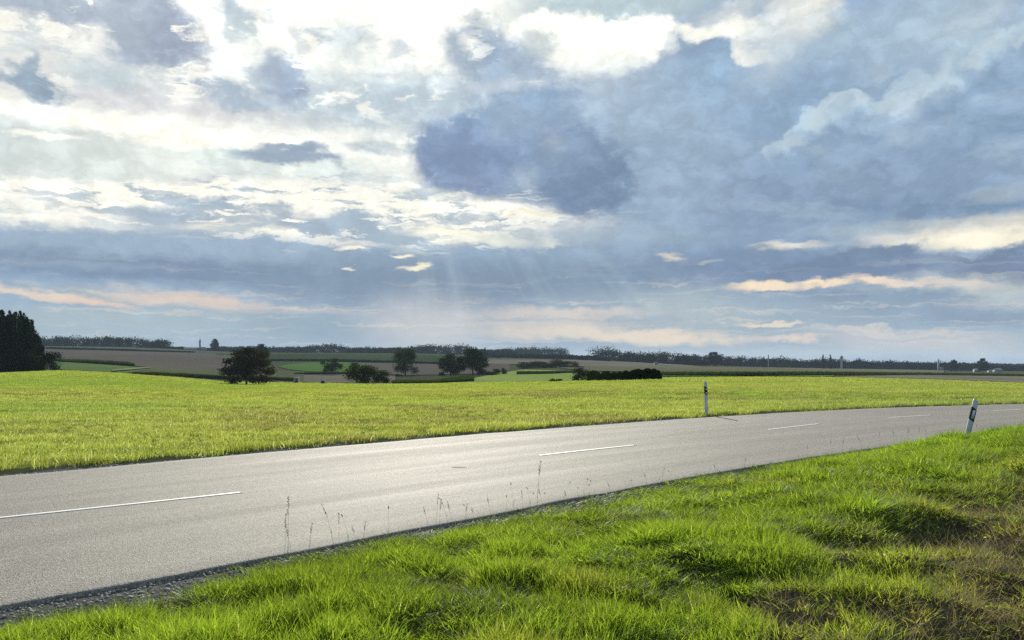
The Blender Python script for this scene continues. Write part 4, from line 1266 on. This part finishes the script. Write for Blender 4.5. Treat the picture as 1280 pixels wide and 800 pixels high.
maize('hedgerow', [(368, 468, 1.4), (400, 468.4, 1.8), (432, 468.4, 1.6)], 1.6, 'short dark hedgerow at the foot of the green meadow', 8, 2500, .5, M_far)
for o in [o for o in bpy.data.objects if o.name.startswith('hedgerow')]: o['category'] = 'hedgerow'

# ------------------------------------------------------------------ dark wood at the left edge
r = np.random.default_rng(5)
wood = [(-52, 268, 388, 34), (-28, 262, 390, 30), (-7, 266, 391, 26), (8, 262, 392.5, 22), (20, 260, 393, 22), (30, 262, 396.5, 22), (38, 264, 403, 18), (46, 268, 416, 13),
        (1, 280, 391, 24), (27, 282, 393, 20), (-20, 284, 390, 34), (14, 275, 391, 20), (34, 280, 399, 16)]
wlab = ['tallest crown far outside the left of the dark wood', 'second outer tree of the dark wood at the left', 'broad tree cut by the left picture edge in the dark wood',
        'front tree with spiky top near the left picture edge', 'front tree in the middle of the dark wood', 'front tree right of the middle of the dark wood',
        'front tree before the sloping right end of the dark wood', 'lowest tree at the right end of the dark wood',
        'rear tree behind the left part of the dark wood', 'rear tree behind the middle of the dark wood', 'rear tree hidden at the left of the dark wood',
        'narrow tree filling the gap near the picture edge', 'rear tree behind the right part of the dark wood']
for k, (px, d, top, w) in enumerate(wood):
    tree('wood_tree', px, d, top + (5 if k % 2 else 0), w * (1.25 if k % 2 else .95), 'round' if k % 2 else 'cone', k // 2 % 2 if k % 2 == 0 else k % 4, M_conif, wlab[k], group='trees of the dark wood at the left edge')
for k, (px, top, lab) in enumerate([(3, 390.5, 'slim spiky conifer against the left picture edge in the dark wood'), (13, 391.5, 'second slim spiky conifer from the picture edge in the dark wood'), (25, 391.8, 'slim conifer tip over the middle of the dark wood'), (31, 394.5, 'slim conifer tip right of the middle of the dark wood'), (40, 402, 'slim conifer tip over the right shoulder of the dark wood')]):
    tree('conifer_tree', px, 268, top, 15, 'cone', k % 2, M_conif, lab, group='slim conifers of the dark wood')
for k, px in enumerate([-40, -15, 4, 18, 30, 42]):
    tree('wood_undergrowth_bush', px, 256, 440 + (k % 2) * 4, 26, 'bush', k % 3, M_conif, 'dark undergrowth bush at the front foot of the wood, number %s from the left' % ['one', 'two', 'three', 'four', 'five', 'six'][k], 'bush', 'undergrowth at the foot of the dark wood')
tree('small_tree', 63, 270, 440.5, 22, 'bush', 1, M_conif, 'small bushy tree just right of the dark wood')

# ------------------------------------------------------------------ far tree lines
def woodline(name, st, d, label, per=1.0, leaf=1.0, mat=None, dark=None, depth=60):
    """st: (px, base row offset from terrain (up +), height px); many merged crowns"""
    r = np.random.default_rng(int(st[0][0]) + 1000)
    st = np.array(st, float); pts = []
    x = st[0, 0]
    while x < st[-1, 0]:
        dd = d + r.random() * depth
        hp = np.interp(x, st[:, 0], st[:, 1]) * r.uniform(.86, 1.08)
        hp *= r.uniform(.84, 1.0); wpx = max(4.0, hp * r.uniform(.8, 1.5))
        p = at(x, dd); h = hp * dd / F; w = wpx * dd / F
        n = int(900 * per)
        L = [(0, 0, .58, .50, .45, .42), (r.uniform(-.3, .3), 0, r.uniform(.4, .7), .36, .36, .30), (r.uniform(-.3, .3), 0, r.uniform(.25, .5), .40, .36, .3), (0, 0, .18, .60, .4, .24), (0, 0, .02, .60, .4, .20)]
        q = crown_pts(n, L, r) * (w * 1.15, w, h) + p
        pts.append(q)
        x += wpx * r.uniform(.33, .55)
    P_ = np.vstack(pts); c = P_.mean(axis=0)
    return tag(obj(name, leaf_mesh(name, P_ - c, leaf, mat or M_far, r), None, c), label, 'woodland', kind='stuff')
woodline('far_woodland', [(40, 12), (70, 13.5), (100, 15), (150, 15), (190, 13), (213, 13)], 1300, 'long flat topped tree line on the left horizon', 1, 1.1)
woodline('far_woodland', [(213, 3.5), (262, 4), (300, 6.5)], 1350, 'low tree line between the church and the lone tree', .6, .9)
woodline('far_woodland', [(275, 7), (320, 8.5), (370, 8), (385, 9.5), (402, 13), (412, 12), (425, 13), (432, 9), (470, 8), (500, 7)], 1450, 'tree line on the ridge behind the lone tree', .9, 1.1)
woodline('far_woodland', [(470, 7), (510, 9), (525, 13), (560, 15.5), (585, 14), (592, 9), (640, 8)], 1500, 'rounded wood on the ridge above the tree pair', 1, 1.2)
woodline('far_woodland', [(596, 5), (650, 5), (700, 6), (760, 6)], 1150, 'lower tree line in front of the flat topped wood in the centre', .8, .9)
woodline('far_woodland', [(622, 8), (640, 11), (655, 13), (708, 13.5), (712, 8)], 1900, 'flat topped wood on the horizon in the centre', 1, 1.3)
woodline('far_woodland', [(745, 17), (765, 19), (775, 16), (800, 15), (815, 14)], 1250, 'dark wood right of the flat topped one', 1, 1.1)
woodline('far_woodland', [(800, 10), (817, 13), (830, 20), (838, 22), (850, 18), (862, 12), (880, 8)], 1150, 'mound shaped wood right of the centre', 1, 1.1)
woodline('far_woodland', [(858, 12), (885, 15), (893, 18), (905, 14), (935, 15), (950, 14), (965, 13), (975, 17), (990, 14), (1010, 12), (1030, 15), (1050, 13), (1100, 13), (1160, 12), (1210, 11), (1280, 9), (1400, 8)], 1350, 'long dark tree belt along the right horizon', 1, 1.15)
woodline('far_woodland', [(-120, 12), (-60, 13), (0, 12), (40, 11)], 1320, 'tree line hidden behind the dark wood at the left', .7, 1.1)
woodline('far_woodland', [(640, 3.5), (800, 4), (900, 4.5), (1100, 6), (1280, 4), (1420, 4)], 2600, 'faint blue wood band on the farthest horizon', .5, 1.6, depth=120)
tree('broadleaf_tree', 268.5, 1300, 424, 10, 'round', 1, M_far, 'round tree alone on the left horizon right of the tower')
tree('poplar_tree', 595, 1050, 434, 7, 'cone', 0, M_far, 'left pointed tree rising behind the taller tree of the pair')
tree('poplar_tree', 606, 1060, 434.8, 6, 'cone', 1, M_far, 'right pointed tree rising behind the taller tree of the pair')
tree('broadleaf_tree', 1228.5, 1150, 448.5, 13, 'round', 2, M_far, 'big rounded tree standing out of the right tree belt beside the white houses')
tree('broadleaf_tree', 1192, 1200, 450, 9, 'round', 0, M_far, 'rounded tree standing out of the right tree belt left of the houses')
tree('poplar_tree', 1029, 1200, 443.5, 5, 'cone', 0, M_far, 'left slim tree above the right tree belt')
tree('poplar_tree', 1038, 1200, 444, 6, 'cone', 1, M_far, 'right slim tree above the right tree belt')
tree('broadleaf_tree', 893, 1200, 440.5, 16, 'round', 3, M_far, 'rounded tree standing out at the left end of the right tree belt')
tree('poplar_tree', 955, 1200, 446, 4, 'cone', 1, M_far, 'slim tree beside the chimney')

# ------------------------------------------------------------------ far buildings and small things in the fields
def house(px, d, wpx, hpx, wall, roof, label, rz=0, depth=8, cat='house'):
    p = at(px, d); w = wpx * d / F; h = hpx * d / F
    e = tag(empty('house', p, rz), label, cat)
    hw = h * .58
    obj('wall', mesh_np('wall', *box(0, 0, hw / 2 - .5, w, depth, hw + 1), wall), e)
    v_ = np.array([(-w * .53, -depth * .56, hw), (w * .53, -depth * .56, hw), (w * .53, depth * .56, hw), (-w * .53, depth * .56, hw), (-w * .53, 0, h), (w * .53, 0, h)])
    f_ = np.array([(0, 1, 5, 4), (2, 3, 4, 5), (0, 3, 2, 1), (0, 4, 3, 3), (1, 2, 5, 5)])
    me_ = bpy.data.meshes.new('roof'); me_.from_pydata(v_.tolist(), [], [(0, 1, 5, 4), (2, 3, 4, 5), (0, 4, 3), (1, 2, 5)]); me_.materials.append(roof)
    obj('roof', me_, e)
    wm = mesh_np('window', *box(0, 0, 0, .9, .1, 1.1), M_glass)
    for k in range(3):
        wo_ = obj('window', wm, e); wo_.location = ((k - 1) * w * .3, -depth / 2 - .02, hw * .55)
    return e
house(1247, 1060, 8, 5.6, M_wallw, M_wallw, 'pale gabled house at the right end of the tree belt', .3)
house(1238.5, 1070, 5, 3.4, M_wallw, M_roofg, 'low white outbuilding left of the pale gabled house', .1)
house(1219.5, 1080, 3.6, 4.6, M_wallw, M_wallw, 'small white house left of the big rounded tree', -.2)
house(239, 1290, 15, 3.4, M_wallg, M_roofg, 'long low farm shed left of the tower on the left horizon', 0, 10, 'farm shed')
house(820, 1030, 4, 4, M_wallg, M_roofg, 'tiny grey barn at the foot of the mound shaped wood', 0, 6, 'barn')
def tower(name, px, d, top, wpx, cap, label, cat, mat=M_wallg, base=None):
    p = at(px, d); row = HY - (p[2] - EYE) / d * F
    h = (row - top) * d / F; w = wpx * d / F
    e = tag(empty(name, p), label, cat)
    if name == 'church':
        obj('tower', mesh_np('tower', *box(0, 0, h * .33, w, w, h * .66), mat), e)
        v_ = [(-w * .55, -w * .55, h * .66), (w * .55, -w * .55, h * .66), (w * .55, w * .55, h * .66), (-w * .55, w * .55, h * .66), (0, 0, h)]
        me_ = bpy.data.meshes.new('spire'); me_.from_pydata(v_, [], [(0, 1, 4), (1, 2, 4), (2, 3, 4), (3, 0, 4), (3, 2, 1, 0)]); me_.materials.append(M_roofg)
        obj('spire', me_, e)
        obj('nave', mesh_np('nave', *box(w * 2.2, 0, h * .14, w * 3.2, w * 1.4, h * .28), mat), e)
    elif name == 'water_tower':
        obj('shaft', mesh_np('shaft', *tube([(0, 0, 0), (0, 0, h * .3), (0, 0, h * .72)], [w * .36, w * .3, w * .3], 12), mat), e)
        obj('tank', mesh_np('tank', *tube([(0, 0, h * .70), (0, 0, h * .74), (0, 0, h * .86), (0, 0, h * .93)], [w * .3, w * .5, w * .5, w * .2], 12), M_wallg), e)
        obj('antenna', mesh_np('antenna', *tube([(0, 0, h * .93), (0, 0, h)], [w * .06, w * .04], 6), M_wallg), e)
    else:
        obj('shaft', mesh_np('shaft', *tube([(0, 0, 0), (0, 0, h * .5), (0, 0, h)], [w * .5, w * .44, w * .38], 12), mat), e)
        obj('rim', mesh_np('rim', *tube([(0, 0, h * .97), (0, 0, h * 1.005)], [w * .46, w * .46], 12), mat), e)
    return e
tower('church', 250, 1300, 422.5, 1.9, 0, 'slim church tower on the left horizon beside the low shed', 'church')
tower('chimney', 960.5, 1200, 443.5, 1.5, 0, 'tall thin chimney rising out of the right tree belt', 'chimney')
tower('water_tower', 1052, 1250, 443.5, 4, 0, 'water tower standing over the right tree belt', 'water tower')
tower('church', 1173, 1250, 447.5, 1.5, 0, 'thin pointed spire above the right tree belt', 'church')
# small pale field hut and dark hunter's box, posts
p = at(370.5, 300); e = tag(empty('field_hut', p, .2), 'small pale hut at the end of the maize strip right of the lone tree', 'hut')
obj('wall', mesh_np('wall', *box(0, 0, .9, 1.8, 2, 2.2), M_wallw), e)
obj('roof', mesh_np('roof', *box(0, 0, 2.06, 2.1, 2.3, .12), M_roofg), e)
obj('door', mesh_np('door', *box(.1, -1.02, .75, .8, .06, 1.7), M_wood), e)
p = at(403.5, 255); e = tag(empty('feeding_box', p, .1), 'small dark wooden box standing in the bright field right of the lone tree', 'box')
obj('body', mesh_np('body', *box(0, 0, .62, 1.0, .8, .85), M_wood), e)
obj('roof', mesh_np('roof', *box(0, 0, 1.09, 1.2, 1.0, .08), M_wood), e)
for sx in (-1, 1):
    for sy in (-1, 1): obj('leg', mesh_np('leg', *box(sx * .42, sy * .32, .08, .09, .09, .32), M_wood), e)
p = at(1055, 285); e = tag(obj('field_post', mesh_np('field_post', *join([box(0, 0, .8, .18, .18, 1.9), box(0, 0, 1.78, .24, .24, .06)]), M_wood), None, p), 'short dark post at the field edge on the right', 'post')
# bare soil patches in the crop on the right
for k, (px, row, rx, ry) in enumerate([(1187, 495.6, .55, .8), (1208, 495.2, .45, .75)]):
    d = 35.3 if k == 0 else 35.8
    c = at(px, d); n = 26; th = np.linspace(0, 6.283, n, endpoint=False)
    R = 1 + .25 * np.sin(th * 3 + k) + .1 * np.sin(th * 7)
    X = c[0] + np.cos(th) * rx * R; Y = c[1] + np.sin(th) * ry * R
    v_ = np.vstack([[c[0], c[1], gz(c[0], c[1]) + .03], np.c_[X, Y, ground_z(X, Y) + .012]])
    f_ = np.array([(0, i + 1, (i + 1) % n + 1) for i in range(n)])
    tag(obj('bare_soil', mesh_np('bare_soil', v_, f_, M_soil, True)), kind='structure')

# ------------------------------------------------------------------ delineator posts
def post_profile(n=20):
    """rounded wedge section 12 cm wide, 10 cm deep, blunt towards the traffic"""
    th = np.linspace(0, 2 * np.pi, n, endpoint=False)
    x = .060 * np.sign(np.cos(th)) * np.abs(np.cos(th)) ** .7
    y = .050 * np.sign(np.sin(th)) * np.abs(np.sin(th)) ** .8
    y = np.where(y > 0, y * 1.1, y)
    x = x * (1 - .25 * np.clip(y / .055, 0, 1))
    return np.c_[x, y]
PR = post_profile() * .82
def loft(zs, scales, slants, cap=True):
    n = len(PR); vs = []
    for z, s, sl in zip(zs, scales, slants):
        vs.append(np.c_[PR * s, z + sl * PR[:, 0] * s / .06 * 1.0])
    v_ = np.vstack(vs); f_ = []
    for i in range(len(zs) - 1):
        for j in range(n):
            j2 = (j + 1) % n; f_.append((i * n + j, i * n + j2, (i + 1) * n + j2, (i + 1) * n + j))
    f_ = [tuple(q) for q in f_]
    if cap:
        f_.append(tuple(range((len(zs) - 1) * n, len(zs) * n)))
        f_.append(tuple(range(n))[::-1])
    return v_, f_
def delineator(px, d, base_z, tilt, rz, kind, label, sink=.0):
    x = (px - 640) / F * d
    e = tag(empty('delineator_post', (x, d, base_z), 0), label, 'roadside post', 'white delineator posts beside the road')
    e.rotation_euler = (tilt[0], tilt[1], rz)
    sl = -.03
    v_, f_ = loft([-.25, 0, .4, .95, .985, 1.0], [1.06, 1.04, 1.0, .97, .93, .80], [0, 0, 0, sl, sl, sl * .9])
    me_ = bpy.data.meshes.new('body'); me_.from_pydata(v_.tolist(), [], f_); me_.materials.append(M_plastic)
    me_.polygons.foreach_set('use_smooth', [len(p_.vertices) == 4 for p_ in me_.polygons])
    obj('body', me_, e)
    v_, f_ = loft([.60, .605, .835, .84], [1.0, 1.045, 1.035, .99], [sl * 1.2] * 4, False)
    me_ = bpy.data.meshes.new('black_band'); me_.from_pydata(v_.tolist(), [], f_); me_.materials.append(M_black)
    obj('black_band', me_, e)
    if kind == 'two':
        for z in (.655, .775):
            th = np.linspace(0, 6.283, 14, endpoint=False)
            ring = [np.c_[.024 * k * np.cos(th), np.full(14, y), z + .024 * k * np.sin(th)] for k, y in ((1, -.045), (1, -.058), (.85, -.061))]
            v2 = np.vstack(ring); f2 = [(i * 14 + j, i * 14 + (j + 1) % 14, (i + 1) * 14 + (j + 1) % 14, (i + 1) * 14 + j) for i in range(2) for j in range(14)]
            f2.append(tuple(range(28, 42)))
            m2 = bpy.data.meshes.new('reflector'); m2.from_pydata(v2.tolist(), [], f2); m2.materials.append(M_refl)
            obj('reflector', m2, e)
    else:
        obj('reflector', mesh_np('reflector', *box(0, -.054, .72, .042, .016, .165), M_refl), e)
    return e
dl = 24.1
delineator(883, dl, .0, (0, math.radians(-1.6), 0), .15, 'two', 'white upright roadside post with two round reflectors on the far side of the road')
delineator(1204.0, 15.0, -.05, (0, math.radians(12.5), 0), -.25, 'one', 'white leaning roadside post with one long reflector on the grass verge at the right')
e = bpy.data.objects['delineator_post']; e.location.z = 0.0

# ------------------------------------------------------------------ tall weeds along the near asphalt edge
def stalk_mesh(kind, sd):
    r = np.random.default_rng(sd)
    n = 7; zs = np.linspace(0, 1, n); bend = r.uniform(-.24, .24); b2 = r.uniform(-.1, .1)
    pts = np.c_[bend * zs ** 2, b2 * zs ** 2, zs]
    st = mesh_np('stem', *tube(pts, np.linspace(.0026, .0011, n), 4), M_stalk)
    tip = pts[-1]; dirn = pts[-1] - pts[-2]; dirn /= np.linalg.norm(dirn)
    if kind == 'grass':
        m_ = 40; t = r.random(m_); P_ = tip - dirn * .24 * t[:, None] + r.normal(0, 1, (m_, 3)) * (.011 * (1 - abs(t - .4)))[:, None]
        v_, f_ = leaf_tris(P_, .012, r); hd = mesh_np('seed_head', v_, f_, M_seed, False)
    elif kind == 'knob':
        v_, f_ = tube([tip - dirn * .01, tip, tip + dirn * .02, tip + dirn * .05, tip + dirn * .06], [.003, .009, .011, .008, .002], 7)
        hd = mesh_np('seed_head', v_, f_, M_seed)
    else:
        P_ = tip + r.normal(0, .014, (26, 3)); v_, f_ = leaf_tris(P_, .014, r); hd = mesh_np('flower', v_, f_, M_yel)
    L = 10; t = r.uniform(.05, .6, L)
    base = np.c_[np.interp(t, zs, pts[:, 0]), np.interp(t, zs, pts[:, 1]), t]
    th = r.random(L) * 6.28; ln = r.uniform(.05, .12, L)
    q = base + np.c_[np.cos(th) * ln, np.sin(th) * ln, ln * .9]
    sd_ = np.c_[-np.sin(th), np.cos(th), th * 0] * .003
    v_ = np.stack([base - sd_, base + sd_, q], 1).reshape(-1, 3); lf = mesh_np('leaf_blade', v_, np.arange(L * 3).reshape(-1, 3), M_verge)
    return st, hd, lf
M_stalk = simple('stalk', (.26, .29, .10), .7, .3, .2, 30)
M_seed = simple('seed_heads', (.20, .15, .08), .8, .2, .3, 60)
SV = [('grass', stalk_mesh('grass', k)) for k in range(4)] + [('knob', stalk_mesh('knob', 9)), ('knob', stalk_mesh('knob', 10)), ('flower', stalk_mesh('flower', 12)), ('flower', stalk_mesh('flower', 13))]
stalks = [(356, 700, 640, 0), (360, 700, 620, 1), (365, 698, 655, 2), (386, 696, 652, 0), (418, 690, 628, 3), (424, 688, 640, 1), (438, 684, 645, 4), (447, 682, 655, 2), (453, 680, 650, 0),
          (485, 668, 632, 4), (536, 656, 632, 2), (545, 653, 615, 1), (549, 652, 622, 0), (561, 650, 622, 3), (566, 649, 625, 2), (581, 645, 628, 0), (588, 644, 630, 6), (595, 643, 632, 2),
          (614, 640, 617, 2), (632, 636, 622, 5), (643, 634, 606, 4), (654, 633, 612, 1), (659, 632, 618, 5), (664, 631, 608, 6), (671, 630, 575, 0), (679, 628, 610, 2), (690, 626, 616, 7),
          (702, 625, 602, 5), (711, 624, 612, 2), (722, 621, 607, 7), (728, 620, 598, 4), (738, 618, 606, 6), (746, 617, 602, 5), (765, 612, 602, 2), (781, 610, 600, 4), (792, 607, 599, 6),
          (810, 603, 590, 2), (822, 601, 585, 4), (828, 600, 590, 1), (842, 597, 588, 6), (896, 588, 578, 2), (930, 580, 570, 0), (1010, 566, 556, 1), (1040, 560, 548, 2), (1052, 558, 547, 0), (1078, 556, 543, 3), (1100, 552, 540, 1),
          (1118, 550, 536, 2), (1134, 548, 534, 0), (1150, 545, 533, 1), (1160, 544, 534, 3), (1222, 536, 528, 2)]
for k, (px, by_, ty, kv) in enumerate(stalks):
    kind, (st, hd, lf) = SV[kv]
    # stand where this column meets the first grass behind the gravel strip
    ds = np.linspace(4, 24, 400); xs = (px - 640) / F * ds
    s_, _ = road_s(xs, ds); i = np.argmin(np.abs(s_ - HW - (.22 + .3 * random.random())))
    d = ds[i]; x = xs[i]; z = gz(x, d)
    h = EYE - (ty - HY) / F * d - z
    h = max(h, .18)
    e = empty('tall_grass_stalk' if kind == 'grass' else 'weed_stalk' if kind == 'knob' else 'yellow_wildflower', (x, d, z - .01), random.random() * 6.28 if kind != 'grass' else random.uniform(-.5, .5))
    wsc = max(.5, h) * (1 if h > .3 else 1)
    for m_, nm in ((st, 'stem'), (hd, 'flower' if kind == 'flower' else 'seed_head'), (lf, 'leaf_blade')):
        o = obj(nm, m_, e); o.scale = (max(h, .45), max(h, .45), h)
        if nm == 'leaf_blade': o['kind'] = 'stuff'
    tag(e, {'grass': 'thin tall grass stalk with drooping seed head at the near asphalt edge', 'knob': 'weed stalk with dark knobby seed head at the near asphalt edge', 'flower': 'small yellow wildflower on a thin stalk at the near asphalt edge'}[kind],
        {'grass': 'grass stalk', 'knob': 'weed', 'flower': 'wildflower'}[kind], {'grass': 'tall grass stalks along the near asphalt edge', 'knob': 'dark headed weeds along the near asphalt edge', 'flower': 'yellow wildflowers along the near asphalt edge'}[kind])
# twig on the road
p = s_of(573, 585.6)
tag(obj('twig', mesh_np('twig', *tube([(-.10, 0, 0), (-.03, .004, .003), (.05, -.003, .002), (.12, .006, .001)], [.003, .004, .004, .002], 5), M_bark), None, (p[0], p[1], .018)), 'small dark twig lying on the grey asphalt', 'twig')

# ------------------------------------------------------------------ haze
HAZE = 1
if HAZE:
    zt = 66.0; zb = -80
    m, t, out = new_mat('haze')
    vp = N(t, 'ShaderNodeVolumePrincipled')
    vp.inputs['Color'].default_value = (.60, .76, 1.0, 1)
    vp.inputs['Density'].default_value = .00006
    vp.inputs['Anisotropy'].default_value = .1
    t.links.new(vp.outputs[0], out.inputs['Volume'])
    v_, f_ = box(0, 3500, (zt + zb) / 2, 18400, 12400, zt - zb)
    tag(obj('haze', mesh_np('haze', v_, f_, m)), kind='stuff', label='thin pale air haze over the whole plain', cat='haze')
print('z range', float(GZ.min()), float(GZ.max()))
